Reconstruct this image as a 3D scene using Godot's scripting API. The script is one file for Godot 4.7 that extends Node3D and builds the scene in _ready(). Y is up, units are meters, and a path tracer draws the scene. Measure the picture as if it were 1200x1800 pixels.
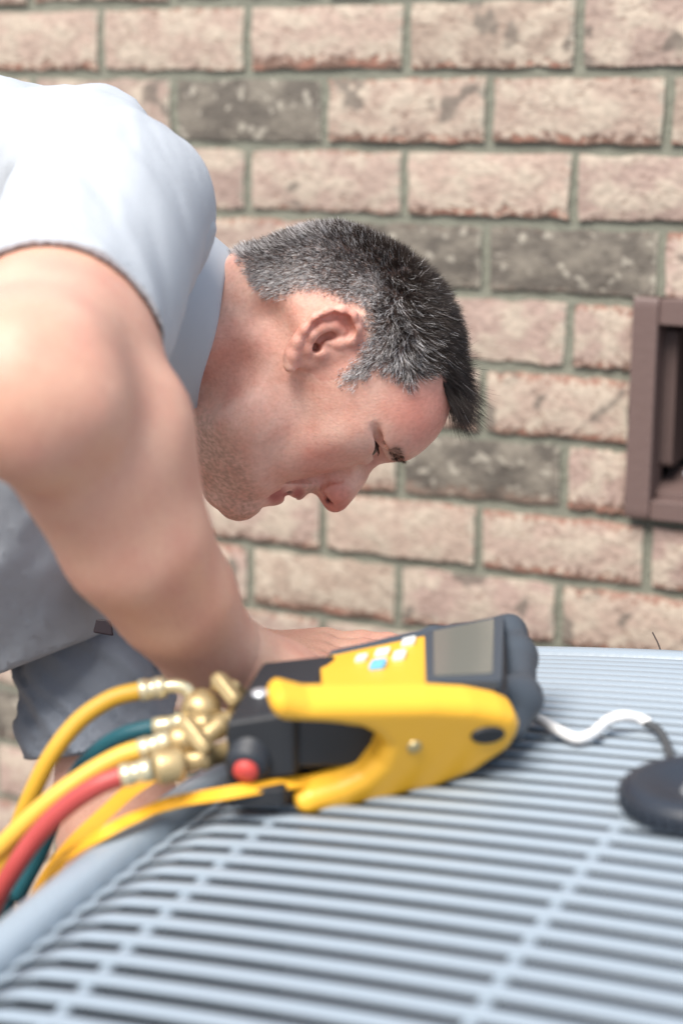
extends Node3D

# ---------------------------------------------------------------- camera numbers
const CAM := Vector3(1.179, 1.27, 1.8488)
const F_PX := 3000.0
const PITCH := -12.976
const YAW := 24.65
const ROLL := 0.357
var cam_basis: Basis
var rng := RandomNumberGenerator.new()
var body_parts := []          # arrays of the nets that make up the body


# ---------------------------------------------------------------- signed distance fields meshed as surface nets
class Field extends RefCounted:
	var kind := PackedInt32Array()
	var cut := PackedInt32Array()
	var a := PackedVector3Array()
	var ba := PackedVector3Array()
	var bb := PackedFloat32Array()
	var ra := PackedFloat32Array()
	var rb := PackedFloat32Array()
	var sm := PackedFloat32Array()
	var inv: Array[Basis] = []
	var mirror := false
	var planes: Array[Plane] = []      # everything above each plane is cut away
	var clip := PackedFloat32Array()   # 2D distance to an outline in x, y, on a 1.5 mm lattice
	var clip_lo := Vector2.ZERO
	var clip_n := Vector2i.ZERO
	var clip_k := 0.008
	var hollow_depth := 9.0
	var hollow: Field = null           # subtracted, grown by hollow_gap
	var hollow_gap := 0.0
	var folds: FastNoiseLite = null
	var fold_size := 0.0
	var fold_scale := Vector3.ONE
	var fold_turn := Basis()
	var poly := PackedVector2Array()
	var poly_half := 0.0
	var poly_round := 0.0
	var lo := Vector3.ZERO
	var cell := 0.01
	var n := Vector3i.ZERO
	var slabs := []
	var lock := Mutex.new()

	func cap(p: Vector3, q: Vector3, r0: float, r1: float, k := 0.01, sub := 0) -> void:
		kind.append(0); cut.append(sub); a.append(p); ba.append(q - p)
		bb.append(maxf((q - p).length_squared(), 1e-9)); ra.append(r0); rb.append(r1); sm.append(k); inv.append(Basis())

	func ball(p: Vector3, r: float, k := 0.01, sub := 0) -> void:
		cap(p, p, r, r, k, sub)

	func chain(pts: Array, radii: Array, k := 0.01, sub := 0) -> void:
		for i in pts.size() - 1:
			cap(pts[i], pts[i + 1], radii[i], radii[i + 1], k if i == 0 else minf(k, 0.006), sub)

	func ell(p: Vector3, r: Vector3, k := 0.01, turn := Basis(), sub := 0) -> void:
		kind.append(1); cut.append(sub); a.append(p); ba.append(Vector3(1.0 / r.x, 1.0 / r.y, 1.0 / r.z))
		bb.append(1.0); ra.append(minf(r.x, minf(r.y, r.z))); rb.append(0.0); sm.append(k); inv.append(turn.inverse())

	func d(p0: Vector3) -> float:
		var p := p0
		if mirror:
			p.z = absf(p.z)
		var v := 10.0
		for i in kind.size():
			var e: float
			var pa := p - a[i]
			if kind[i] == 0:
				var h := clampf(pa.dot(ba[i]) / bb[i], 0.0, 1.0)
				e = (pa - ba[i] * h).length() - lerpf(ra[i], rb[i], h)
			else:
				var q: Vector3 = (inv[i] * pa) * ba[i]
				var k0 := q.length()
				var k1 := (q * ba[i]).length()
				e = k0 * (k0 - 1.0) / k1 if k1 > 1e-6 else -ra[i]
			var k := sm[i]
			if cut[i] == 0:
				var h2 := maxf(k - absf(v - e), 0.0)
				v = minf(v, e) - h2 * h2 * 0.25 / k
			else:
				var h3 := maxf(k - absf(v + e), 0.0)
				v = maxf(v, -e) + h3 * h3 * 0.25 / k
		if clip.size():
			var cx := clampf((p.x - clip_lo.x) / 0.0015, 0.0, clip_n.x - 1.01)
			var cy := clampf((p.y - clip_lo.y) / 0.0015, 0.0, clip_n.y - 1.01)
			var ix := int(cx)
			var iy := int(cy)
			var o := iy * clip_n.x + ix
			var ce := lerpf(lerpf(clip[o], clip[o + 1], cx - ix), lerpf(clip[o + clip_n.x], clip[o + clip_n.x + 1], cx - ix), cy - iy) - 0.0012
			var h4 := maxf(clip_k - absf(v - ce), 0.0)
			v = maxf(v, ce) + h4 * h4 * 0.25 / clip_k
		if poly.size():
			var dd := (p.x - poly[0].x) * (p.x - poly[0].x) + (p.y - poly[0].y) * (p.y - poly[0].y)
			var sgn := 1.0
			var j := poly.size() - 1
			var pp := Vector2(p.x, p.y)
			for i in poly.size():
				var e2 := poly[j] - poly[i]
				var w := pp - poly[i]
				var b := w - e2 * clampf(w.dot(e2) / e2.length_squared(), 0.0, 1.0)
				dd = minf(dd, b.length_squared())
				var c1 := pp.y >= poly[i].y
				var c2 := pp.y < poly[j].y
				var c3 := e2.x * w.y > e2.y * w.x
				if (c1 and c2 and c3) or (not c1 and not c2 and not c3):
					sgn = -sgn
				j = i
			var qx := sgn * sqrt(dd) + poly_round
			var qy := absf(p.z) - poly_half + poly_round
			var ep := minf(maxf(qx, qy), 0.0) + Vector2(maxf(qx, 0.0), maxf(qy, 0.0)).length() - poly_round
			v = minf(v, ep)
		if fold_size > 0.0 and absf(v) < 0.12:
			v += folds.get_noise_3dv((fold_turn * p) * fold_scale) * fold_size
		for pl in planes:
			v = maxf(v, pl.distance_to(p))
		if hollow:
			var hd := hollow_gap - hollow.d(p0)
			if planes.size():
				hd = minf(hd, planes[0].distance_to(p) + hollow_depth)
			v = maxf(v, hd)
		return v

	func set_clip(outline: PackedVector2Array) -> void:
		var a0 := outline[0]
		var a1 := outline[0]
		for q in outline:
			a0 = a0.min(q)
			a1 = a1.max(q)
		clip_lo = a0 - Vector2.ONE * 0.03
		clip_n = Vector2i(((a1 - a0 + Vector2.ONE * 0.06) / 0.0015).ceil())
		clip.resize(clip_n.x * clip_n.y)
		for y in clip_n.y:
			for x in clip_n.x:
				var p := clip_lo + Vector2(x, y) * 0.0015
				var dd := 1.0
				var j := outline.size() - 1
				for i in outline.size():
					var e := outline[j] - outline[i]
					var w := p - outline[i]
					dd = minf(dd, (w - e * clampf(w.dot(e) / e.length_squared(), 0.0, 1.0)).length_squared())
					j = i
				clip[y * clip_n.x + x] = sqrt(dd) * (-1.0 if Geometry2D.is_point_in_polygon(p, outline) else 1.0)

	func slab(s: int) -> void:
		var out := PackedFloat32Array()
		var layers := mini(6, n.z - s * 6)
		out.resize(n.x * n.y * layers)
		out.fill(9.0)
		var reach := cell * 7.5 + fold_size * 1.5
		for by in range(0, n.y, 6):
			for bx in range(0, n.x, 6):
				var c := lo + Vector3(bx + 3, by + 3, s * 6 + 3) * cell
				if absf(d(c)) > reach:
					continue
				for z in layers:
					for y in range(by, mini(by + 6, n.y)):
						var row := (z * n.y + y) * n.x
						for x in range(bx, mini(bx + 6, n.x)):
							out[row + x] = d(lo + Vector3(x, y, s * 6 + z) * cell)
		lock.lock()
		slabs[s] = out
		lock.unlock()

	func nets(from: Vector3, to: Vector3, size: float) -> Dictionary:
		lo = from
		cell = size
		var ext := (to - from) / size
		n = Vector3i(int(ext.x) + 2, int(ext.y) + 2, int(ext.z) + 2)
		var count := (n.z + 5) / 6
		slabs.resize(count)
		var job := WorkerThreadPool.add_group_task(slab, count)
		WorkerThreadPool.wait_for_group_task_completion(job)
		var g := PackedFloat32Array()
		for s in slabs:
			g.append_array(s)
		slabs = []
		var nx := n.x
		var nxy := n.x * n.y
		var off := PackedInt32Array([0, 1, nx, nx + 1, nxy, nxy + 1, nxy + nx, nxy + nx + 1])
		var corner: Array[Vector3] = [Vector3(0, 0, 0), Vector3(1, 0, 0), Vector3(0, 1, 0), Vector3(1, 1, 0), Vector3(0, 0, 1), Vector3(1, 0, 1), Vector3(0, 1, 1), Vector3(1, 1, 1)]
		var e0 := PackedInt32Array([0, 2, 4, 6, 0, 1, 4, 5, 0, 1, 2, 3])
		var e1 := PackedInt32Array([1, 3, 5, 7, 2, 3, 6, 7, 4, 5, 6, 7])
		var id := {}
		var verts := PackedVector3Array()
		var norms := PackedVector3Array()
		var idx := PackedInt32Array()
		var w := PackedFloat32Array()
		w.resize(8)
		for z in n.z - 1:
			for y in n.y - 1:
				var row := (z * n.y + y) * nx
				for x in nx - 1:
					var at := row + x
					if g[at] > 8.0:
						continue
					var neg := 0
					var bad := false
					for k in 8:
						var vv := g[at + off[k]]
						if vv > 8.0:
							bad = true
							break
						w[k] = vv
						if vv < 0.0:
							neg += 1
					if bad or neg == 0 or neg == 8:
						continue
					var sum := Vector3.ZERO
					var hits := 0
					for k in 12:
						var va := w[e0[k]]
						var vb := w[e1[k]]
						if (va < 0.0) != (vb < 0.0):
							sum += corner[e0[k]].lerp(corner[e1[k]], va / (va - vb))
							hits += 1
					id[at] = verts.size()
					verts.append(lo + (Vector3(x, y, z) + sum / hits) * cell)
					norms.append(Vector3(w[1] + w[3] + w[5] + w[7] - w[0] - w[2] - w[4] - w[6], w[2] + w[3] + w[6] + w[7] - w[0] - w[1] - w[4] - w[5], w[4] + w[5] + w[6] + w[7] - w[0] - w[1] - w[2] - w[3]).normalized())
		for at in id:
			var v0 := g[at] < 0.0
			# three edges that start at this cell's low corner
			for axis in 3:
				var step: int = [1, nx, nxy][axis]
				if (g[at + step] < 0.0) == v0:
					continue
				var s1: int = [nx, nxy, 1][axis]
				var s2: int = [nxy, 1, nx][axis]
				if not (id.has(at - s1) and id.has(at - s2) and id.has(at - s1 - s2)):
					continue
				var i0: int = id[at]
				var i1: int = id[at - s1]
				var i2: int = id[at - s1 - s2]
				var i3: int = id[at - s2]
				if not v0:
					idx.append_array(PackedInt32Array([i0, i1, i2, i0, i2, i3]))
				else:
					idx.append_array(PackedInt32Array([i0, i2, i1, i0, i3, i2]))
		return {"v": verts, "n": norms, "i": idx}


# ---------------------------------------------------------------- helpers
func lin(r: float, g: float, b: float) -> Color:      # a linear base colour, for albedo_color
	return Color(r, g, b).linear_to_srgb()


func mat(c: Color, rough := 0.6, metal := 0.0) -> StandardMaterial3D:
	var m := StandardMaterial3D.new()
	m.albedo_color = c.linear_to_srgb()
	m.roughness = rough
	m.metallic = metal
	return m


func bumpy(m: StandardMaterial3D, freq: float, scale_per_metre: float, cm: float, octaves := 3, seed_ := 1) -> StandardMaterial3D:
	var f := FastNoiseLite.new()
	f.seed = seed_
	f.noise_type = FastNoiseLite.TYPE_SIMPLEX_SMOOTH
	f.frequency = freq
	f.fractal_octaves = octaves
	var t := NoiseTexture2D.new()
	t.width = 256
	t.height = 256
	t.seamless = true
	t.noise = f
	m.heightmap_enabled = true
	m.heightmap_texture = t
	m.heightmap_scale = cm
	m.uv1_triplanar = true
	m.uv1_scale = Vector3.ONE * scale_per_metre
	return m


func ray(px: float, py: float) -> Vector3:
	return cam_basis * Vector3((px - 600.0) / F_PX, -(py - 900.0) / F_PX, -1.0)


func at(px: float, py: float, depth: float) -> Vector3:
	return CAM + ray(px, py) * depth


func ats(list: Array) -> Array:
	var out := []
	for p in list:
		out.append(at(p[0], p[1], p[2]))
	return out


func gpos(o: Node) -> Vector3:
	var p := Vector3.ZERO
	while o and o != self:
		p += o.position
		o = o.get_parent()
	return p


func thing(called: String, label: String, category: String, base: Vector3, group := "") -> Node3D:
	var o := Node3D.new()
	o.name = called
	o.position = base
	o.set_meta("label", label)
	o.set_meta("category", category)
	if group:
		o.set_meta("group", group)
	add_child(o, true)
	return o


func part(called: String, mesh: Mesh, m: Material, parent: Node) -> MeshInstance3D:   # mesh in world coordinates
	var o := MeshInstance3D.new()
	o.name = called
	o.mesh = mesh
	o.material_override = m
	o.cast_shadow = GeometryInstance3D.SHADOW_CASTING_SETTING_ON
	parent.add_child(o, true)
	o.position = -gpos(parent)
	return o


func array_mesh(v: PackedVector3Array, n: PackedVector3Array, i: PackedInt32Array, c := PackedColorArray()) -> ArrayMesh:
	var arr := []
	arr.resize(Mesh.ARRAY_MAX)
	arr[Mesh.ARRAY_VERTEX] = v
	arr[Mesh.ARRAY_NORMAL] = n
	arr[Mesh.ARRAY_INDEX] = i
	if c.size():
		arr[Mesh.ARRAY_COLOR] = c
	var m := ArrayMesh.new()
	m.add_surface_from_arrays(Mesh.PRIMITIVE_TRIANGLES, arr)
	return m


func net_mesh(f: Field, lo: Vector3, hi: Vector3, cell: float, frame := Transform3D()) -> ArrayMesh:
	var r := f.nets(lo, hi, cell)
	var v: PackedVector3Array = r.v
	var n: PackedVector3Array = r.n
	if frame != Transform3D():
		v = frame * v
		for k in n.size():
			n[k] = frame.basis * n[k]
	return array_mesh(v, n, r.i)


func smooth_path(pts: Array, per := 8) -> PackedVector3Array:
	var out := PackedVector3Array()
	for i in pts.size() - 1:
		var p0: Vector3 = pts[maxi(i - 1, 0)]
		var p1: Vector3 = pts[i]
		var p2: Vector3 = pts[i + 1]
		var p3: Vector3 = pts[mini(i + 2, pts.size() - 1)]
		for k in per:
			out.append(p1.cubic_interpolate(p2, p0, p3, float(k) / per))
	out.append(pts[pts.size() - 1])
	return out


# sweeps a closed profile (2D, across side / up) along a path; radius scales it
func sweep(path: PackedVector3Array, profile: PackedVector2Array, scales := PackedFloat32Array(), closed := false, up0 := Vector3.UP, flat_sides := false, fixed_up := false) -> ArrayMesh:
	var st := SurfaceTool.new()
	st.begin(Mesh.PRIMITIVE_TRIANGLES)
	st.set_smooth_group(-1 if flat_sides else 0)
	var count := path.size()
	var m := profile.size()
	var rings := []
	var up := up0
	for i in count:
		var fwd: Vector3
		if closed:
			fwd = (path[(i + 1) % count] - path[(i - 1 + count) % count]).normalized()
		else:
			fwd = (path[mini(i + 1, count - 1)] - path[maxi(i - 1, 0)]).normalized()
		if fixed_up:
			up = up0
		var side := fwd.cross(up).normalized()
		up = side.cross(fwd).normalized()
		var s := scales[i] if scales.size() else 1.0
		var ring := PackedVector3Array()
		for q in profile:
			ring.append(path[i] + side * q.x * s + up * q.y * s)
		rings.append(ring)
	var last := count if closed else count - 1
	for i in last:
		var r0: PackedVector3Array = rings[i]
		var r1: PackedVector3Array = rings[(i + 1) % count]
		for k in m:
			var k2 := (k + 1) % m
			for p in [r0[k], r1[k], r1[k2], r0[k], r1[k2], r0[k2]]:
				st.add_vertex(p)
	if not closed:
		st.set_smooth_group(-1)
		for e in [0, count - 1]:
			var r: PackedVector3Array = rings[e]
			for k in range(1, m - 1):
				var tri := [r[0], r[k], r[k + 1]] if e == 0 else [r[0], r[k + 1], r[k]]
				for p in tri:
					st.add_vertex(p)
	st.generate_normals()
	return st.commit()


func circle(r: float, sides: int, squash := 1.0) -> PackedVector2Array:
	var out := PackedVector2Array()
	for k in sides:
		var t := TAU * k / sides
		out.append(Vector2(cos(t) * r, sin(t) * r * squash))
	return out


func tube(pts: Array, r: float, sides := 12, per := 8) -> ArrayMesh:
	return sweep(smooth_path(pts, per), circle(r, sides), PackedFloat32Array(), false, Vector3(0.1, 0.9, 0.3).normalized())


# a turned piece: list of [distance along axis, radius] from a towards b
func turned(a: Vector3, b: Vector3, profile: Array, sides := 16, hex := false) -> ArrayMesh:
	var dir := (b - a).normalized()
	var path := PackedVector3Array()
	var sc := PackedFloat32Array()
	for q in profile:
		path.append(a + dir * q[0])
		sc.append(q[1])
	var up := Vector3.UP if absf(dir.y) < 0.9 else Vector3.RIGHT
	var count := path.size()
	var st := SurfaceTool.new()
	st.begin(Mesh.PRIMITIVE_TRIANGLES)
	st.set_smooth_group(-1)
	var side := dir.cross(up).normalized()
	up = side.cross(dir).normalized()
	if not hex:
		st.set_smooth_group(0)
	for i in count - 1:
		for k in sides:
			var t0 := TAU * k / sides
			var t1 := TAU * (k + 1) / sides
			var d0 := side * cos(t0) + up * sin(t0)
			var d1 := side * cos(t1) + up * sin(t1)
			for p in [path[i] + d0 * sc[i], path[i + 1] + d0 * sc[i + 1], path[i + 1] + d1 * sc[i + 1], path[i] + d0 * sc[i], path[i + 1] + d1 * sc[i + 1], path[i] + d1 * sc[i]]:
				st.add_vertex(p)
	st.generate_normals()
	return st.commit()


# a rounded box whose eight corners are given: order is (-,-,-),(+,-,-),(-,+,-),(+,+,-),(-,-,+)...
func hexa(c: Array, soft := 0.25, seg := 6) -> ArrayMesh:
	var st := SurfaceTool.new()
	st.begin(Mesh.PRIMITIVE_TRIANGLES)
	var ax: Vector3 = (c[1] + c[3] + c[5] + c[7] - c[0] - c[2] - c[4] - c[6]) / 8.0
	var ay: Vector3 = (c[2] + c[3] + c[6] + c[7] - c[0] - c[1] - c[4] - c[5]) / 8.0
	var az: Vector3 = (c[4] + c[5] + c[6] + c[7] - c[0] - c[1] - c[2] - c[3]) / 8.0
	var dual := [ay.cross(az), az.cross(ax), ax.cross(ay)]
	var hand_ := 1.0 if ax.cross(ay).dot(az) > 0.0 else -1.0
	var cuts := PackedFloat32Array([-1.0, -1.0 + soft * 0.3, -1.0 + soft * 0.65, -1.0 + soft])
	for k in range(1, seg):
		cuts.append(lerpf(-1.0 + soft, 1.0 - soft, float(k) / seg))
	cuts.append_array(PackedFloat32Array([1.0 - soft, 1.0 - soft * 0.65, 1.0 - soft * 0.3, 1.0]))
	var m := cuts.size() - 1
	for face in 6:
		var axis := face / 2
		var sgn := 1.0 if face % 2 else -1.0
		for i in m:
			for j in m:
				var quad := []
				var norm := []
				for o in [[0, 0], [1, 0], [1, 1], [0, 1]]:
					var q := Vector3.ZERO
					q[axis] = sgn
					q[(axis + 1) % 3] = cuts[i + o[0]]
					q[(axis + 2) % 3] = cuts[j + o[1]]
					var core := q.clamp(Vector3.ONE * (soft - 1.0), Vector3.ONE * (1.0 - soft))
					var d := (q - core).normalized()
					quad.append(tri_lerp(c, core + d * soft))
					norm.append(((dual[0] * d.x + dual[1] * d.y + dual[2] * d.z) * hand_).normalized())
				var order := [0, 2, 1, 0, 3, 2] if sgn * hand_ > 0 else [0, 1, 2, 0, 2, 3]
				for k in order:
					st.set_normal(norm[k])
					st.add_vertex(quad[k])
	st.index()
	return st.commit()


func bend(x: float) -> float:
	return signf(x) * pow(absf(x), 0.6)


func tri_lerp(c: Array, q: Vector3) -> Vector3:
	var t := (q + Vector3.ONE) * 0.5
	var a: Vector3 = c[0].lerp(c[1], t.x).lerp(c[2].lerp(c[3], t.x), t.y)
	var b: Vector3 = c[4].lerp(c[5], t.x).lerp(c[6].lerp(c[7], t.x), t.y)
	return a.lerp(b, t.z)


func box_at(centre: Vector3, half: Vector3, basis := Basis(), soft := 0.2, seg := 4) -> ArrayMesh:
	var c := []
	for k in 8:
		c.append(centre + basis * Vector3(half.x if k & 1 else -half.x, half.y if k & 2 else -half.y, half.z if k & 4 else -half.z))
	return hexa(c, soft, seg)


# a slab on four top corners (near left, near right, far right, far left) going down by drop
func slab_on(nl: Vector3, nr: Vector3, fr: Vector3, fl: Vector3, drop: Vector3, soft := 0.2, seg := 6) -> ArrayMesh:
	return hexa([nl + drop, nr + drop, fl + drop, fr + drop, nl, nr, fl, fr], soft, seg)


func _ready() -> void:
	rng.seed = 20240611
	set_the_light()
	build_ground()
	build_wall()
	build_vent()
	build_condenser()
	build_man()
	build_meter()
	build_hoses()
	build_small_things()


func set_the_light() -> void:
	cam_basis = Basis(Vector3.UP, deg_to_rad(YAW)) * Basis(Vector3.RIGHT, deg_to_rad(PITCH)) * Basis(Vector3.BACK, deg_to_rad(ROLL))
	var cam := Camera3D.new()
	cam.name = "camera"
	add_child(cam)
	cam.transform = Transform3D(cam_basis, CAM)
	var lens := CameraAttributesPhysical.new()
	lens.frustum_focal_length = 40.0       # 33.4 degrees high
	lens.frustum_focus_distance = 1.33
	lens.frustum_near = 0.05
	lens.frustum_far = 200.0
	lens.exposure_aperture = 2.25
	cam.attributes = lens
	cam.keep_aspect = Camera3D.KEEP_HEIGHT
	cam.current = true
	var env := Environment.new()
	env.background_mode = Environment.BG_SKY
	var sm := ProceduralSkyMaterial.new()
	sm.sky_top_color = Color(0.72, 0.79, 0.89)
	sm.sky_horizon_color = Color(0.86, 0.90, 0.95)
	sm.sky_curve = 0.25
	sm.ground_bottom_color = Color(0.34, 0.33, 0.31)
	sm.ground_horizon_color = Color(0.62, 0.63, 0.64)
	sm.sun_angle_max = 1.0
	var sky := Sky.new()
	sky.sky_material = sm
	env.sky = sky
	env.background_energy_multiplier = 0.72
	env.tonemap_mode = Environment.TONE_MAPPER_LINEAR
	env.tonemap_exposure = 1.72
	env.sdfgi_enabled = true
	env.ssao_enabled = true
	env.ssil_enabled = true
	var we := WorldEnvironment.new()
	we.name = "environment"
	we.environment = env
	add_child(we)
	var sun := DirectionalLight3D.new()
	sun.name = "sun"
	sun.light_energy = 1.1
	sun.light_color = Color(1.0, 0.975, 0.945)
	sun.light_angular_distance = 32.0
	sun.shadow_enabled = true
	add_child(sun)
	var to_sun := Vector3(-0.08, 0.80, 0.57).normalized()
	sun.look_at_from_position(Vector3.ZERO, -to_sun, Vector3.UP)


func build_ground() -> void:
	var m := bumpy(mat(Color(0.13, 0.10, 0.08), 0.95), 0.02, 1.2, 1.2, 5, 4)
	var pm := PlaneMesh.new()
	pm.size = Vector2(120, 120)
	var g := part("ground", pm, m, self)
	g.set_meta("kind", "structure")


# ---------------------------------------------------------------- brick wall
const BW := 0.2032
const BH := 0.08214
const ROW0 := 1.4034      # height of the bed joint above the first whole row
const TILE_W := 192
const TILE_H := 80
const COLS := 4
const ROWS := 12


func build_wall() -> void:
	var im := Image.create(TILE_W * COLS, TILE_H * ROWS, false, Image.FORMAT_RGB8)
	var hm := Image.create(TILE_W * COLS, TILE_H * ROWS, false, Image.FORMAT_RGB8)
	var soft := FastNoiseLite.new()
	soft.frequency = 0.016
	soft.fractal_octaves = 3
	var fine := FastNoiseLite.new()
	fine.frequency = 0.075
	fine.fractal_octaves = 4
	fine.seed = 5
	var crack := FastNoiseLite.new()
	crack.seed = 9
	crack.frequency = 0.022
	crack.fractal_type = FastNoiseLite.FRACTAL_RIDGED
	crack.fractal_octaves = 3
	crack.domain_warp_enabled = true
	crack.domain_warp_amplitude = 22.0
	var pix := PackedByteArray()
	pix.resize(TILE_W * COLS * TILE_H * ROWS * 3)
	var hei := PackedByteArray()
	hei.resize(pix.size())
	for tile in COLS * ROWS:
		var tx := (tile % COLS) * TILE_W
		var ty := (tile / COLS) * TILE_H
		var dark := tile >= 40
		var warm := rng.randf()
		var base := (Vector3(172, 149, 140) if tile % 2 == 0 else Vector3(171, 154, 139)).lerp(Vector3(177, 156, 145), warm) * rng.randf_range(0.93, 1.06)
		var cream := Vector3(195, 182, 166)
		if dark:
			base = Vector3(101, 95, 88) * rng.randf_range(0.86, 1.12)
			cream = Vector3(138, 131, 120)
		var red := Vector3(150, 98, 82)
		var rust := Vector3(106, 80, 68)
		var red_low := rng.randf_range(-0.9, 0.30)
		var red_high := rng.randf_range(-1.2, 0.25)
		for y in TILE_H:
			for x in TILE_W:
				var gx := float(tx + x) + tile * 331.0
				var gy := float(ty + y) + tile * 97.0
				var n1 := soft.get_noise_2d(gx, gy * 1.4)
				var n2 := fine.get_noise_2d(gx, gy)
				var n3 := crack.get_noise_2d(gx, gy * 1.8)
				var c := base.lerp(cream, clampf(n1 * 1.7 + 0.42, 0.0, 1.0) * 0.85)
				var h := 0.5 + n2 * 0.22 + n1 * 0.25
				var line := smoothstep(0.62, 0.86, n3)
				c = c.lerp(rust if not dark else Vector3(70, 64, 58), line * 0.42)
				h -= line * 0.26
				var low := float(TILE_H - 1 - y) - 3.0
				var e_low := smoothstep(11.0, 1.0, low + n2 * 14.0 - red_low * 16.0)
				var e_high := smoothstep(9.0, 1.0, y + n2 * 14.0 - red_high * 14.0)
				if dark:
					e_low *= 0.35
					e_high *= 0.2
				c = c.lerp(rust.lerp(red, clampf(n1 * 2.5 + 0.5, 0.0, 1.0)), e_low * 0.75)
				c = c.lerp(red, e_high * 0.55)
				h -= e_low * 0.25 + e_high * 0.15
				var zoom := 1.9 if dark else 0.85
				var spot := smoothstep(0.30, 0.5, soft.get_noise_2d(gx * zoom + 900.0, gy * zoom + 77.0))
				if dark:
					c = c.lerp(Vector3(196, 190, 176), spot * 0.65)
				elif tile % 3 == 0:
					c = c.lerp(Vector3(112, 104, 96), spot * 0.75)
				# mortar smeared on the right arris
				var smear := smoothstep(7.0, 1.0, float(TILE_W - 1 - x) + n2 * 9.0)
				c = c.lerp(Vector3(182, 178, 164), smear * 0.6)
				c *= (1.0 + n2 * 0.10) * 0.95
				var o := ((ty + y) * TILE_W * COLS + tx + x) * 3
				pix[o] = int(clampf(c.x, 0, 255))
				pix[o + 1] = int(clampf(c.y, 0, 255))
				pix[o + 2] = int(clampf(c.z, 0, 255))
				var hb := int(clampf(h * 255.0, 0, 255))
				hei[o] = hb
				hei[o + 1] = hb
				hei[o + 2] = hb
	im.set_data(TILE_W * COLS, TILE_H * ROWS, false, Image.FORMAT_RGB8, pix)
	hm.set_data(TILE_W * COLS, TILE_H * ROWS, false, Image.FORMAT_RGB8, hei)
	var bm := StandardMaterial3D.new()
	bm.albedo_texture = ImageTexture.create_from_image(im)
	bm.roughness = 0.92
	bm.heightmap_enabled = true
	bm.heightmap_texture = ImageTexture.create_from_image(hm)
	bm.heightmap_scale = 0.24
	var shapes: Array[ArrayMesh] = []
	for tile in COLS * ROWS:
		shapes.append(brick_shape(tile, 1.0))
	var halves: Array[ArrayMesh] = []
	for tile in 8:
		halves.append(brick_shape(tile * 5 + 1, 0.47))
	var wall := thing("brick_wall", "weathered tan and grey brick house wall behind the kneeling man", "wall", Vector3(0.3, 0, -0.06))
	wall.set_meta("label", "weathered tan and grey brick wall running across the whole background")
	var mortar := bumpy(mat(Color(0.20, 0.205, 0.165), 0.97), 0.05, 5.0, 0.16, 4, 21)
	var vx0 := 3.36 * BW
	var vx1 := vx0 + 0.416
	var vy1 := ROW0 - 3.91 * BH
	var vy0 := ROW0 - 6.94 * BH
	var mz := -0.0065
	for q in [[-1.15, vx0, 0.0, 1.7], [vx1, 1.85, 0.0, 1.7], [vx0, vx1, 0.0, vy0], [vx0, vx1, vy1, 1.7]]:
		part("mortar", box_at(Vector3((q[0] + q[1]) / 2, (q[2] + q[3]) / 2, mz - 0.07), Vector3((q[1] - q[0]) / 2, (q[3] - q[2]) / 2, 0.07), Basis(), 0.002, 1), mortar, wall)
	# which bricks of the photograph are the grey ones: row, left joint in brick widths
	var grey := {"1:0.5": 40, "2:1.0": 39, "3:1.5": 41, "3:2.5": 42, "6:2.0": 43, "3:-0.5": 44, "9:-2.0": 45, "-1:2.0": 46, "11:-1.5": 47}
	var vent_lo := 3.36
	for row in range(-3, 17):
		for k in range(-5, 9):
			var u := k + (0.5 if posmod(row, 2) == 1 else 0.0)
			var cx := (u + 0.5) * BW
			var y := ROW0 - (row + 0.5) * BH
			if y < 0.02:
				continue
			var tile: int = grey.get("%d:%s" % [row, str(snappedf(u, 0.5))], rng.randi_range(0, 38))
			var shape := shapes[tile]
			if row >= 4 and row <= 6 and u + 1.0 > vent_lo + 0.03:
				# bricks are cut round the vent
				if u < vent_lo - 0.2:
					var gap := (vent_lo - u) * BW - 0.0108 * 0.5 - 0.001
					var full := vent_lo - u > 0.6
					shape = shapes[tile] if full else halves[(row + k + 20) % 8]
					cx = u * BW + 0.0061 + gap * 0.5
					var o := part("brick", shape, bm, wall)
					o.position = Vector3(cx, y, 0) - wall.position
					o.scale = Vector3(gap / ((1.0 if full else 0.47) * BW - 0.0108), 1, 1)
					continue
				elif u < 5.45:
					continue
			var o := part("brick", shape, bm, wall)
			o.position = Vector3(cx, y + rng.randf_range(-0.0008, 0.0008), rng.randf_range(-0.0015, 0.0015)) - wall.position
			o.rotation.z = rng.randf_range(-0.004, 0.004)


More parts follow.
